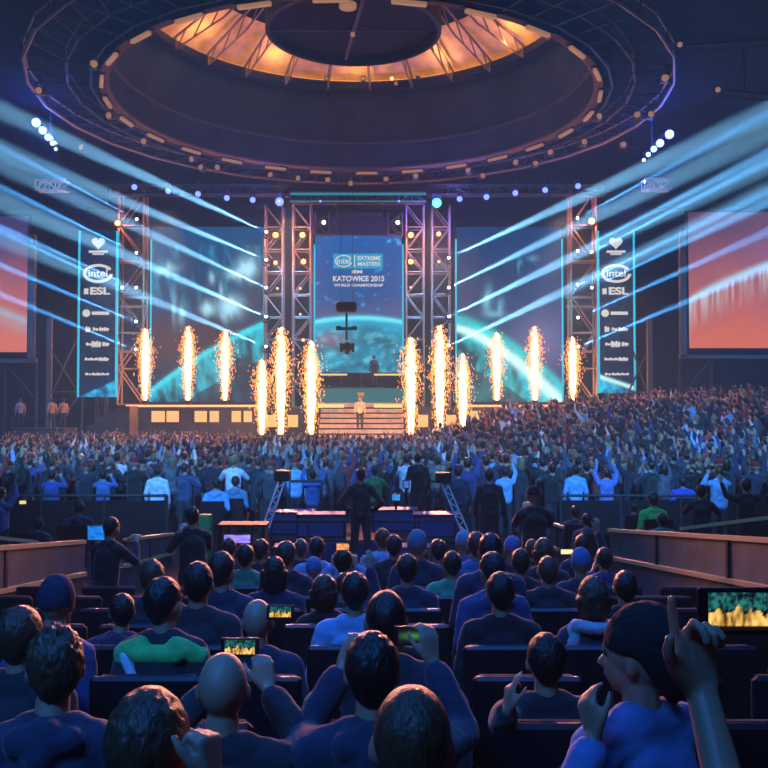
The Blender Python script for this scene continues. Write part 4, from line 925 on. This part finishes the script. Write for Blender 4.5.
phone(P(566, 551, 9.5), .16, .06, 'phone with a pale yellow screen below the right handrail', picfn=lambda u, v: mix(lin((120, 120, 110)), lin((255, 235, 170)), .6+fbm(u*4, v*4)))
phone(P(24, 502, 17), .16, .08, 'small phone with a pale yellow screen at the far left of the floor', picfn=lambda u, v: lin((200, 180, 110)))

# ---- seats
ps = empty('theatre_seat'); MB().box((-.25, -.33, .42), (.25, -.25, .92), bev=.03).build('backrest', M['fabric'], ps)
shl = MB(); shl.box((-.262, -.37, .40), (.262, -.33, .93), bev=.018); shl.build('back_shell', M['blackgloss'], ps)
MB().box((-.24, -.25, .36), (.24, .16, .40), bev=.015).build('seat_cushion', M['fabric'], ps); MB().box((-.03, -.3, 0), (.03, -.2, .37)).build('pedestal', M['black'], ps)
MB().box((-.29, -.3, .56), (-.263, .08, .60), bev=.008).build('armrest', M['blackgloss'], ps); regkids(ps); first = True
ROWN = ['nearest', 'second', 'third', 'fourth', 'fifth', 'sixth', 'seventh', 'eighth', 'ninth', 'tenth', 'eleventh', 'twelfth']
def seat(x, i, taken):
    global first
    o = ps if first else copy_tree(ps); first = False; o.location = (x, ROWS[i], fz(ROWS[i]))
    st = 'occupied' if taken else 'empty'
    tag(o, '%s black theatre seat in the %s row from the camera' % (st, ROWN[i]), 'seat', '%s seats of the %s row' % (st, ROWN[i]))
for i in range(1, len(ROWS)-2):
    xs = sorted(occ[i]); [seat(x, i, True) for x in xs]
    lim = min(XR-.35, wx(790, ROWS[i])); lo = max(XL+.35, wx(-22, ROWS[i])); pts = [lo-.58]+xs+[lim+.58]
    for a, b in zip(pts, pts[1:]):
        gap = b-a; k = int(round(gap/.6))-1
        while k > 0 and gap/(k+1) < .565: k -= 1
        for q_ in range(1, k+1):
            xx = a+gap*q_/(k+1); seat(xx, i, False)

# ---- balustrades along the seating block
def balustrade(x, pts, post_ys, label, sgn, x2=None):
    """pts: [(y, ztop, zlow)]"""
    y0, zt0, zl0 = pts[0]; y1, zt1, zl1 = pts[-1]; o = empty('balustrade', (x, y0, 0), label=label, cat='balustrade'); e = (x2-x) if x2 is not None else 0
    a, b = Vector((0, 0, zt0)), Vector((e, y1-y0, zt1)); MB().beam(a, b, .07, .05).build('top_rail', M['litrail'], o)
    a, b = Vector((0, 0, zl0)), Vector((e, y1-y0, zl1)); MB().beam(a, b, .09, .05).build('bottom_rail', M['litrail'], o)
    mb = MB(); mb.add([(0, 0, zl0-.03), (e, y1-y0, zl1-.03), (e, y1-y0, -.01), (0, 0, -.01), (sgn*.08, 0, zl0-.03), (e+sgn*.08, y1-y0, zl1-.03), (e+sgn*.08, y1-y0, -.01), (sgn*.08, 0, -.01)], [(0, 1, 2, 3), (4, 7, 6, 5), (0, 4, 5, 1), (1, 5, 6, 2), (2, 6, 7, 3), (3, 7, 4, 0)]); mb.build('wall_panel', M['panel'], o)
    mb = MB(); mb.add([(.0, 0, zt0-.03), (e, y1-y0, zt1-.03), (e, y1-y0, zl1+.03), (0, 0, zl0+.03), (.015, 0, zt0-.03), (e+.015, y1-y0, zt1-.03), (e+.015, y1-y0, zl1+.03), (.015, 0, zl0+.03)], [(0, 1, 2, 3), (4, 7, 6, 5), (0, 4, 5, 1), (1, 5, 6, 2), (2, 6, 7, 3), (3, 7, 4, 0)]); mb.build('infill_panel', M['panel'], o)
    for py_ in post_ys:
        t_ = (py_-y0)/(y1-y0); MB().box((e*t_-.025, py_-y0-.03, zl0+(zl1-zl0)*t_), (e*t_+.025, py_-y0+.03, zt0+(zt1-zt0)*t_)).build('post', M['black'], o)
    return o
balustrade(-3.95, [(7.5, 1.66, 1.20), (11.9, 1.13, .71)], (9.42,), 'left balustrade with warm-lit handrail nearest the camera', -1)
balustrade(-3.95, [(13.8, .88, .49), (16.9, .55, .2)], (15.2,), 'short far left balustrade beyond the standing photographer', -1)
balustrade(3.62, [(7.6, 1.74, 1.29), (14.5, .94, .5)], (9.5, 12), 'right balustrade with pale handrail and grey panels', 1)
# second rails further out
for (a, b, lab) in ((P(-12, 536, 12.5), P(45, 542, 14.5), 'outer left handrail lit orange beyond the nearer balustrade'), (P(680, 528, 14), P(785, 515, 12), 'outer right handrail rising to the right edge, lit orange')):
    o = empty('handrail', a, label=lab, cat='handrail'); e = b-a; MB().beam((0, 0, 0), e, .07, .05).build('rail', M['litrail'], o)
    for t_ in (.1, .5, .9): q = e*t_; MB().cyl(q, (q.x, q.y, -a.z), .02, .02, 6).build('post', M['black'], o)
balustrade(3.0, [(15.2, .9, .5), (15.9, .86, .45)], (15.6,), 'short lit handrail end behind the last seats on the right', 1)

# ---- camera platform in the middle of the floor
o = empty('camera_platform', (wx(272, 17), 17, 0), label='dark broadcast camera platform with pale rails in the middle of the floor', cat='platform'); W = wx(455, 17)-wx(272, 17)
MB().box((0, 0, 0), (W, 2.6, .42)).build('deck', M['deck'], o); MB().cyl((0, 0, .78), (W, 0, .78), .03, .03, 8).build('front_rail', M['steel'], o)
for k in range(6): MB().cyl((W*k/5, 0, .42), (W*k/5, 0, .78), .02, .02, 6).build('post', M['steel'], o)
for x0, x1 in ((290, 322), (420, 441)):
    a, b = wx(x0, 19.5)-wx(272, 17), wx(x1, 19.5)-wx(272, 17); z = CZ-(481-HY)*19.5/F
    rb = MB().cyl((a, 2.5, z), (b, 2.5, z), .03, .03, 8).cyl((a, 2.5, .42), (a, 2.5, z), .02, .02, 6).cyl((b, 2.5, .42), (b, 2.5, z), .02, .02, 6); rb.build('back_rail', M['steel'], o)
MB().box((.2, -.06, .05), (W-.2, -.01, .38)).build('skirt', mat('blue_skirt_cloth', (.02, .06, .25), .8), o)
for nm, pts, d, lab in (('camera_crane', ((283, 478), (266, 528)), 16.6, 'left'), ('camera_crane', ((443, 480), (465, 532)), 16.6, 'right')):
    a, b = P(*pts[1], d), P(*pts[0], d+1.5); o = empty(nm, (a.x, a.y, 0), label='slanting lattice camera crane arm at the %s end of the platform' % lab, cat='camera crane')
    A_, B_ = Vector((0, 0, a.z)), b-Vector((a.x, a.y, 0)); mb = MB()
    for s in (-.06, .06): mb.cyl(A_+Vector((s, 0, 0)), B_+Vector((s, 0, 0)), .018, .018, 6)
    for k in range(9): p, q = A_+(B_-A_)*k/9, A_+(B_-A_)*(k+1)/9; sx = .06*(-1)**k; mb.cyl(p+Vector((sx, 0, 0)), q-Vector((sx, 0, 0)), .012, .012, 5)
    mb.build('arm', mat('pale_crane_metal', (.5, .45, .5), .4), o); MB().box(tuple(B_-Vector((.15, .2, .05))), tuple(B_+Vector((.15, .2, .16))), bev=.02).build('camera', M['black'], o); MB().cyl((0, 0, 0), (0, 0, a.z), .06, .05, 8).build('pillar', M['black'], o); MB().box((-.25, -.2, 0), (.25, .2, .05)).build('base', M['black'], o)
cs = empty('flight_case'); MB().box((-.45, -.3, 0), (.45, .3, .45), bev=.02).build('case_body', mat('blue_case_laminate', (.03, .08, .3), .5), cs); ed = MB()
for z in (.02, .43): ed.box((-.46, -.31, z-.02), (.46, -.29, z+.02)).box((-.46, .29, z-.02), (.46, .31, z+.02))
for x_ in (-.45, .45): ed.box((x_-.02, -.31, 0), (x_+.02, -.28, .45)).box((x_-.015, -.3, .41), (x_+.015, .3, .45)).box((x_-.015, -.3, .0), (x_+.015, .3, .04))
ed.build('metal_edging', M['steel'], cs); regkids(cs); first = True
for x_, y_, z_, lab in ((wx(292, 18), 18, .42, 'left on the camera platform'), (wx(322, 17.6), 17.6, .42, 'beside the dark figure on the camera platform'), (wx(395, 18.4), 18.4, .42, 'under the small blue monitor'), (wx(437, 17.6), 17.6, .42, 'at the right end of the camera platform'), (wx(300, 16.2), 16.2, 0, 'on the floor before the platform, left'), (wx(405, 16.2), 16.2, 0, 'on the floor before the platform, right')):
    o = cs if first else copy_tree(cs); first = False; o.location = (x_, y_, z_); tag(o, 'low blue flight case '+lab, 'case')
def monitor(px, py, d, wpx, hpx, col, lab, stand=True):
    p = P(px, py, d); W, H = wpx*d/F, hpx*d/F; o = empty('monitor', (p.x, p.y, 0), label=lab, cat='monitor'); z = p.z
    picture('screen', (-W/2, -.021, z-H/2), (W/2, -.021, z-H/2), (-W/2, -.021, z+H/2), 16, 12, lambda u, v: mix(lin(col), lin(tuple(q*.55 for q in col)), .5+fbm(u*4, v*6)*1.6), o, .003)
    MB().box((-W/2-.02, -.02, z-H/2-.02), (W/2+.02, .03, z+H/2+.02), bev=.008).build('case', M['black'], o)
    MB().cyl((0, .0, .02), (0, 0, z-H/2), .025, .025, 8).box((-.15, -.12, 0), (.15, .12, .02)).build('stand', M['black'], o)
monitor(283, 474, 18.5, 11, 6, (90, 190, 240), 'small pale blue monitor above the left camera crane')
monitor(396, 497, 18.2, 8, 6, (40, 140, 225), 'small blue monitor right of the tall dark figure')
monitor(406, 484, 18.9, 5, 7, (60, 110, 190), 'narrow dim blue monitor left of the figure by the right rail')
monitor(94, 532, 15.5, 24, 14, (20, 120, 220), 'bright blue monitor behind the left photographer')
monitor(238, 538, 14.5, 26, 8, (150, 130, 245), 'lilac lit display on the desk left of the platform')
o = empty('equipment_desk', (wx(238, 14.6), 14.6, 0), label='low grey-blue desk with a pale edge left of the platform', cat='desk'); MB().box((-.35, .1, .97), (.45, .6, 1.0)).build('desk_top', M['black'], o)
for sx in (-.3, .4): MB().box((sx-.03, .12, 0), (sx+.03, .58, .97)).build('leg', M['black'], o)
o = MB().box((-.12, -.12, 0), (.12, .12, .85), bev=.02).build('green_box', mat('green_plastic', (.02, .3, .09), .5), label='upright green bin behind the left handrail', cat='bin', loc=(wx(206, 17.5), 17.5, 0))
# crowd barriers
def barrier(xa, xb, y, lab):
    o = empty('crowd_barrier', (xa, y, 0), label=lab, cat='barrier'); W = xb-xa; k = max(2, int(W/1.2))
    MB().cyl((0, 0, 1.05), (W, 0, 1.05), .03, .03, 8).build('top_rail', M['steel'], o); MB().box((0, -.01, .1), (W, .01, .95)).build('panel', M['black'], o)
    for i in range(k+1): MB().cyl((W*i/k, 0, 0), (W*i/k, 0, 1.05), .025, .025, 6).build('post', M['steel'], o)
barrier(wx(-20, 19.2), wx(168, 19.2), 19.2, 'low grey crowd barrier on the left of the floor')
barrier(wx(560, 19.2), wx(800, 19.2), 19.2, 'low grey crowd barrier on the right of the floor')

# ---- standing people
def stand_mesh(arms, seed=0, vox=.013, turn=0, lean=0, female=False):
    p, hc, R = body_prims(False, arms, lean, turn, True, .012, 0, female); return dict(me=organic('body', p, vox, MT, 2, .004, 9, seed), hc=hc, R=R)
ST = {'down': stand_mesh(DN, 1), 'up': stand_mesh(UP, 2), 'clap': stand_mesh(CL, 3), 'phone': stand_mesh(PH, 4), 'one': stand_mesh([DN[0], UP[1]], 5), 'other': stand_mesh([UP[0], DN[1]], 6, female=True), 'wide': stand_mesh([((-.34, .1, .5), (-.42, .14, .76), (-.2, .1, 1), (0, 1, 0), .2), ((.34, .1, .5), (.42, .14, .76), (.2, .1, 1), (0, 1, 0), .2)], 7),
      'hips': stand_mesh([((-.36, -.08, .22), (-.18, .02, .04), (1, .2, -.2), (0, -1, 0), .3), ((.36, -.08, .22), (.18, .02, .04), (-1, .2, -.2), (0, -1, 0), .3)], 8),
      'camera': stand_mesh([((-.24, .22, .28), (-.07, .38, .5), (.3, .6, .6), (.5, 1, 0), .8), ((.24, .22, .28), (.07, .38, .5), (-.3, .6, .6), (-.5, 1, 0), .8)], 9, lean=.12)}
def stand(S, loc, s, rz, hair, hcol, tcol, label, group=None, lo=False):
    o = link('person', S['me'], None, loc=loc, label=label, cat='person', group=group); o.scale = (s,)*3; o.rotation_euler = (0, 0, rz); o.color = (*tcol, 1)
    if hair: h = link(HAIRN.get(hair, 'hair'), (HAIRLO if lo else HAIR)[hair], o, loc=S['hc']); h.color = (*hcol, 1); h.rotation_euler = S['R'].to_euler()
    return o
def tier(x, y):
    T = 0 if x < 1.5 else (1.25*(x-1.5)/4 if x < 5.5 else 1.25+.7*min(1, (x-5.5)/8)); f = max(0, min(1, (y-23)/13)); return T*f
TSH = (.55, .62, .75)
EXP = [ # px, py(head centre), depth, hair, hcol, top, pose, rz, label
 (158, 470, 19.8, 'short', HB, TSH, 'down', 0, 'person in white T-shirt with dark back print on the left of the floor'),
 (361, 473, 16.4, 'short', HD, BK, 'hips', 0, 'tall dark figure standing before the camera platform'),
 (418, 457, 19.0, 'short', HD, BK, 'down', 0, 'dark standing figure on the camera platform by the right rail'),
 (458, 470, 19.0, 'short', HD, NV, 'down', 0, 'navy-clad person at the right end of the platform'),
 (489, 474, 17.0, 'short', HD, BK, 'down', 0, 'dark standing person holding a pale camera right of the platform'),
 (534, 494, 12.6, 'cap', BK, BK, 'camera', 0, 'capped dark figure filming with raised arms behind the last seats'),
 (552, 467, 19.6, 'short', HD, BK, 'phone', 0, 'black-clad person with hands together in the front right crowd'),
 (107, 527, 9.6, 'short', HD, BK, 'camera', -.5, 'dark photographer in the gap of the left balustrade'),
 (194, 516, 10.6, 'short', HD, BK, 'camera', .4, 'dark bent figure beyond the left rows near the green bin'),
 (375, 470, 20.2, 'short', HD, (.02, .28, .09), 'clap', 0, 'person in green T-shirt behind the platform'),
 (313, 474, 19.8, 'short', HD, (.04, .11, .4), 'up', 0, 'person in blue checked shirt with arms up behind the platform'),
 (282, 462, 21.2, 'short', HD, BK, 'up', 0, 'black-clad person with arms up left of the platform'),
 (53, 474, 19.6, 'short', HD, (.03, .07, .3), 'phone', 0, 'person in dark blue hoodie filming at the far left of the floor'),
 (104, 474, 19.9, 'short', HD, (.04, .12, .35), 'phone', 0, 'person in mid blue top holding a phone up on the left'),
 (80, 508, 15.6, 'short', HD, NV, 'down', .4, 'dark person bending near the bright blue monitor'),
 (2, 492, 15.4, 'short', HD, MBU, 'one', -.3, 'person in blue reaching forward at the left edge'),
 (187, 472, 20.6, 'short', HD, BK, 'up', 0, 'black-clad person with arms up right of the white T-shirt'),
 (216, 480, 19.6, 'short', HD, (.14, .34, .7), 'down', 0, 'person in pale blue T-shirt left of the platform'),
 (235, 478, 19.9, 'short', HD, (.08, .2, .35), 'down', 0, 'person in grey-blue top right of the pale blue T-shirt'),
 (505, 471, 20.3, 'short', HD, LB, 'one', 0, 'person in light blue top with a raised arm right of the platform'),
 (575, 469, 20.3, 'short', HD, (.16, .36, .75), 'down', 0, 'person in pale blue jersey with dark number'),
 (606, 472, 20.0, 'short', HB, (.1, .17, .5), 'up', 0, 'person in grey-blue long shirt with arms raised'),
 (586, 466, 20.8, 'short', HD, BK, 'clap', 0, 'black-clad person right of the numbered jersey'),
 (682, 478, 20.3, 'short', HD, (.03, .07, .5), 'down', 0, 'person in vivid blue shirt on the right of the floor'),
 (718, 470, 18.4, 'short', HBR, LB, 'phone', 0, 'person in light blue shirt lifting a phone on the right'),
 (700, 490, 15.2, 'short', HD, BK, 'clap', -.4, 'dark person leaning on the outer right handrail'),
 (745, 484, 16, 'short', HD, BK, 'wide', 0, 'dark broad person by the right edge of the frame'),
 (652, 500, 16.4, 'short', HD, (.02, .5, .1), 'down', .2, 'person in vivid green top beyond the right balustrade'),
 (633, 508, 16.2, 'short', HD, NV, 'down', .2, 'dark-dressed person left of the vivid green top'),
 (575, 513, 15.8, 'short', HB, NV, 'down', 0, 'dark head behind the far end of the right handrail'),
 (587, 521, 14.6, 'short', HD, NV, 'down', 0, 'second dark head beside the far end of the right handrail'),
 (661, 520, 14.8, 'short', HD, (.03, .25, .22), 'down', 0, 'person in dull teal top just behind the right balustrade'),
 (38, 526, 14.6, 'short', HD, NV, 'down', 0, 'dark crouched person behind the left handrail'),
]
placed = []
for (px, py, d, hair, hc_, tc, pose, rz, lab) in EXP:
    while any((P(px, py, d).x-a)**2+(d-b)**2 < .36 for a, b in placed): d += .3
    p = P(px, py, d); base = .42 if 17 <= d <= 19.6 and 272 < px < 455 and 'platform by' in lab else 0; s = (p.z-base)/1.655
    if d < 11: base = fz(d); s = (p.z-base)/1.64
    if s > 1.12: base = (p.z-1.64*1.05); s = 1.05
    placed.append((p.x, d))
    if s < .82:
        sp_ = max(.85, min(1.05, p.z/1.19)); make_person(SETS['down2' if px < 600 else 'down'], (p.x, d, 0), sp_, rz, hair, hc_, tc, lab.replace('bending', 'seated')); q_ = copy_tree(ps); q_.location = (p.x, d, 0); tag(q_, 'black seat under the '+' '.join(lab.split()[:9]), 'seat', ' '); del q_['group']; continue
    stand(ST[pose], (p.x, d, base), s, rz, hair, hc_, tc, lab)
    if base > .05 and 'platform' not in lab and d > 11: MB().box((-.3, -.3, 0), (.3, .3, base)).build('standing_riser', M['black'], loc=(p.x, d, 0), label='low black riser block under the '+lab.split(' with')[0][:60], cat='riser')
# dark back print of the white T-shirt
pp = P(158, 483, 19.8)
# right-hand terraces
for k in range(14):
    y0 = 24+k*1.7; y1 = y0+1.7
    for j in range(9):
        x0 = 1.5+j*2.2; z = tier(x0+1.1, (y0+y1)/2)
        if z > .05: pass
cols = [1.5, 2.5, 3.5, 4.5, 5.5, 8, 11, 14, 18, 22]; yb = [23+1.625*k for k in range(9)]+[45]
mb = MB()
for a, b in zip(cols, cols[1:]):
    for c, d in zip(yb, yb[1:]):
        if a < 7.5 and c > 41.4: continue
        z = tier((a+b)/2, (c+d)/2)
        if z > .04: mb.box((a, c, 0), (b, min(d, 42.4) if a < 7.5 else d, z))
mb.build('floor_terrace', M['floor'], kind='structure')
def tz(x, y):
    if x < 1.5 or y < 23: return 0
    for a, b in zip(cols, cols[1:]):
        if a <= x < b:
            for c, d in zip(yb, yb[1:]):
                if c <= y < d: z = tier((a+b)/2, (c+d)/2); return z if z > .04 else 0
    return 0
PAL = [(DK, 'black'), (BK, 'black'), (NV, 'navy'), ((.03, .035, .06), 'navy'), (BL, 'blue'), (BK, 'black'), (GR, 'grey'), (LB, 'light blue'), (WH, 'white'), ((.3, .03, .03), 'red'), ((.12, .12, .14), 'grey'), (DK, 'black'), (DK, 'black'), (BK, 'black'), (NV, 'navy'), ((.04, .05, .07), 'grey')]
spots = []
y = 19.9
while y < 42.2:
    x = wx(-12, y)+random.uniform(0, .5)
    while x < wx(782, y):
        xx, yy = x+random.uniform(-.16, .16), y+random.uniform(-.25, .25)
        if all((xx-a)**2+(yy-b)**2 > .3 for a, b in placed[:40]) and yy < 42.1 and not (y < 21.5 and wx(290, y) < xx < wx(455, y) and random.random() < .5): spots.append((xx, yy))
        x += random.uniform(.58, .84)
    y += .78
for a in (x for x in np.arange(wx(520, 44), wx(784, 44), .75)): spots += [(a+random.uniform(-.1, .1), 43.2), (a+.3, 44.2)]
for a in np.arange(wx(0, 44), wx(232, 44), .75): spots += [(a+random.uniform(-.1, .1), 43.1+random.uniform(-.2, .2))]
spots.sort(key=lambda q: q[1])
NIND = 300-len(SEATED)-1-len(EXP)-6
POSEN = {'down': 'arms down', 'up': 'both arms up', 'clap': 'hands clapping at chest', 'phone': 'hands lifted to the face', 'one': 'right arm up', 'other': 'left arm up', 'wide': 'arms spread wide'}
pw = ['down']*5+['up']*4+['clap']*4+['phone']*3+['one']*2+['other']*2+['wide']
for i, (x, y) in enumerate(spots[:NIND]):
    pose = random.choice(pw); tc, cn = random.choice(PAL); hair = random.choice(['short']*4+['long', 'cap']); hc_ = random.choice([HB, HD, HBR, HBL]); px = 384+x*F/y
    zone = 'left third' if px < 256 else 'middle third' if px < 512 else 'right third'
    band = 'nearest' if y < 23 else 'middle'
    lab = 'person in %s top, %s, %s, %s, %s crowd rows' % (cn, {'short': 'short hair', 'long': 'long hair', 'cap': 'cap'}[hair], POSEN[pose], zone, band)
    col = tuple(c*random.uniform(.8, 1.2) for c in tc)
    stand(ST[pose], (x, y, tz(x, y)), random.uniform(.93, 1.05), .85*math.atan2(x-CX, 48-y)+random.uniform(-.35, .35), hair, hc_ if hair != 'cap' else random.choice([BK, NV, (.3, .02, .02)]), col, lab, lab.replace('person in ', '')[:70], True)
# the rest of the far crowd as one mass: low-resolution bodies, clothing colour per person
def island_mat(name, cols_, rough=.8):
    m = mat(name, rough=rough); nt = m.node_tree; gi = nt.nodes.new('ShaderNodeNewGeometry'); r = nt.nodes.new('ShaderNodeValToRGB'); r.color_ramp.interpolation = 'CONSTANT'; el = r.color_ramp.elements
    for i, c in enumerate(cols_):
        e = el[i] if i < 2 else el.new(i/len(cols_)); e.position = i/len(cols_); e.color = (*c, 1)
    nt.links.new(gi.outputs['Random Per Island'], r.inputs[0]); nt.links.new(r.outputs[0], nt.nodes['Principled BSDF'].inputs['Base Color']); return m
IM = {'top': island_mat('crowd_clothing', [p[0] for p in PAL]), 'skin': M['skin'], 'trousers': M['trous'], 'shoe': M['black'], 'eye': M['skin'], 'lip': M['skin']}
hair_m = island_mat('crowd_hair', [HB, HD, HBR, HBL, HB, HD])
LOW = []
for i, ar in enumerate((DN, UP, CL, PH, [DN[0], UP[1]], [UP[0], DN[1]])):
    p, hc_, R = body_prims(False, ar, 0, 0, False, .012, 0, False, False); p = [q for q in p if (q[3] if q[0] == 'e' else q[5]) != 'shoe']
    LOW.append((p, hc_))
slots = ['top', 'skin', 'trousers', 'hair']
def lowarr(p, hc_):
    me = organic('low', p, .05, IM, 0)
    V = np.empty(len(me.vertices)*3); me.vertices.foreach_get('co', V); V = V.reshape(-1, 3)
    tg = []
    for q in p:
        k = q[3] if q[0] == 'e' else q[5]
        if k not in tg: tg.append(k)
    Fs = [tuple(q.vertices) for q in me.polygons]; Ms = [slots.index(tg[q.material_index] if tg[q.material_index] in slots else 'skin') for q in me.polygons]
    h = HAIRLO['short']; HV = np.empty(len(h.vertices)*3); h.vertices.foreach_get('co', HV); HV = HV.reshape(-1, 3)+np.array(hc_); n0 = len(V)
    Fs += [tuple(v+n0 for v in q.vertices) for q in h.polygons]; Ms += [3]*len(h.polygons); return np.vstack([V, HV]), Fs, Ms
LA = [lowarr(*l) for l in LOW]
VV = []; FF = []; MM = []; off = 0
for (x, y) in spots[NIND:]:
    V, Fs, Ms = random.choice(LA); a = .85*math.atan2(x-CX, 48-y)+random.uniform(-.4, .4); s = random.uniform(.93, 1.06); ca, sa = math.cos(a)*s, math.sin(a)*s
    W_ = np.column_stack([V[:, 0]*ca-V[:, 1]*sa+x, V[:, 0]*sa+V[:, 1]*ca+y, V[:, 2]*s+tz(x, y)]); VV.append(W_); FF += [tuple(v+off for v in f) for f in Fs]; MM += Ms; off += len(V)
me = bpy.data.meshes.new('distant_crowd'); me.from_pydata(np.vstack(VV).tolist(), [], FF)
for m in (IM['top'], M['skin'], M['trous'], hair_m): me.materials.append(m)
me.polygons.foreach_set('material_index', MM); me.polygons.foreach_set('use_smooth', [True]*len(FF))
link('distant_crowd', me, None, kind='stuff', label='dense distant crowd of small standing people in front of the stage, some arms raised', cat='crowd')
print('PEOPLE', len(SEATED), len(EXP), NIND, len(spots)-NIND, len(FF))
# people on and beside the stage
stand(ST['down'], (wx(374, 48.6), 48.7, ZC+.08), 1.0, .6, 'short', HB, BK, 'dark-dressed person standing on the upper riser before the centre screen')
stand(ST['down'], (wx(360, 45.2), 45.1, ZA+.42), .95, PI, 'short', HB, (.7, .6, .45), 'person in pale clothes standing on the stage steps')
for px, lab, c in ((50, 'amber-lit person standing on the side platform', (.5, .25, .08)), (57, 'second amber-lit person on the side platform', (.4, .2, .08)), (18, 'pale-dressed person at the far left of the side platform', (.25, .2, .25))):  # amber light on the first two put into their top colours
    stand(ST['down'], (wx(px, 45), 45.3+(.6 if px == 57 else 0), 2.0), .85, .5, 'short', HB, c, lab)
# trophy pedestal at the top of the steps
o = empty('trophy', (wx(361, 46.9), 46.9, 3.3 if False else ZA+.26*6-.1), label='golden trophy on a small pedestal at the top of the stage steps', cat='trophy')
MB().box((-.2, -.05, 0), (.2, .05, .35), bev=.02).build('pedestal', M['step'], o)
gm = mat('gold_metal', (.8, .5, .15), .3, metal=.8); b = MB(); b.lathe(0, 0, [(.09, .35), (.04, .42), (.04, .55), (.14, .68), (.18, .85), (.15, .85), (.1, .7), (0, .62)], 20); b.build('cup', gm, o)

# ================================================================== ATMOSPHERE AND WASH LIGHTS
nt = w.node_tree; vs = nt.nodes.new('ShaderNodeVolumeScatter'); wo = [n for n in nt.nodes if n.type == 'OUTPUT_WORLD'][0]   # thin even haze in the whole hall
vs.inputs['Density'].default_value = .0028; vs.inputs['Anisotropy'].default_value = 0; vs.inputs['Color'].default_value = (.42, .8, 1, 1); nt.links.new(vs.outputs[0], wo.inputs['Volume'])
# blue wash from the roof over floor and seats
light('AREA', (0, 27, 13), (.03, .26, 1), 260, to=(0, .2, -1), sx=24, sy=8, spread=100, name='blue_wash_light')
light('AREA', (0, 5, 10), (.03, .2, 1), 190, to=(0, .12, -1), sx=8, sy=7, spread=80, name='blue_wash_light')
light('AREA', (-3, -2, 8), (.04, .28, 1), 110, to=(.3, 1, -1), sx=2, sy=2, spread=70, name='blue_wash_light')
light('AREA', (0, 13, 11), (.04, .3, 1), 720, to=(0, .1, -1), sx=8, sy=6, spread=125, name='blue_wash_light')
for sx_, tx in ((-7, -15), (-4, -5), (4, 5), (7, 15)): light('SPOT', (sx_, -1.5, 14), (.1, .42, 1), 62000, to=Vector((tx, 31, 0))-Vector((sx_, -1.5, 14)), ang=27, blend=.7, size=.5, name='blue_wash_light')
for px in (150, 280, 430, 560): light('SPOT', P(px, 192, 46), (.0, .5, 1), 14000, to=(0, .2, -1), ang=50, size=.3, name='stage_fill_light')  # teal spots added to give the stage area a glow
for px in (170, 290, 430, 560): light('SPOT', P(px, 205, 46), (1, .34, .14), 34000, to=(0, -.85, -1), ang=50, size=.3, name='crowd_fill_light')  # warm spots added to stand in for fountain light on the crowd
light('SPOT', (-25, 42, 15.3), (.0, .2, .9), 16000, to=(.2, .4, -.9), ang=80, size=.3, name='blue_wash_light')
light('SPOT', (23, 42, 15.3), (.0, .2, .9), 16000, to=(-.2, .4, -.9), ang=80, size=.3, name='blue_wash_light')
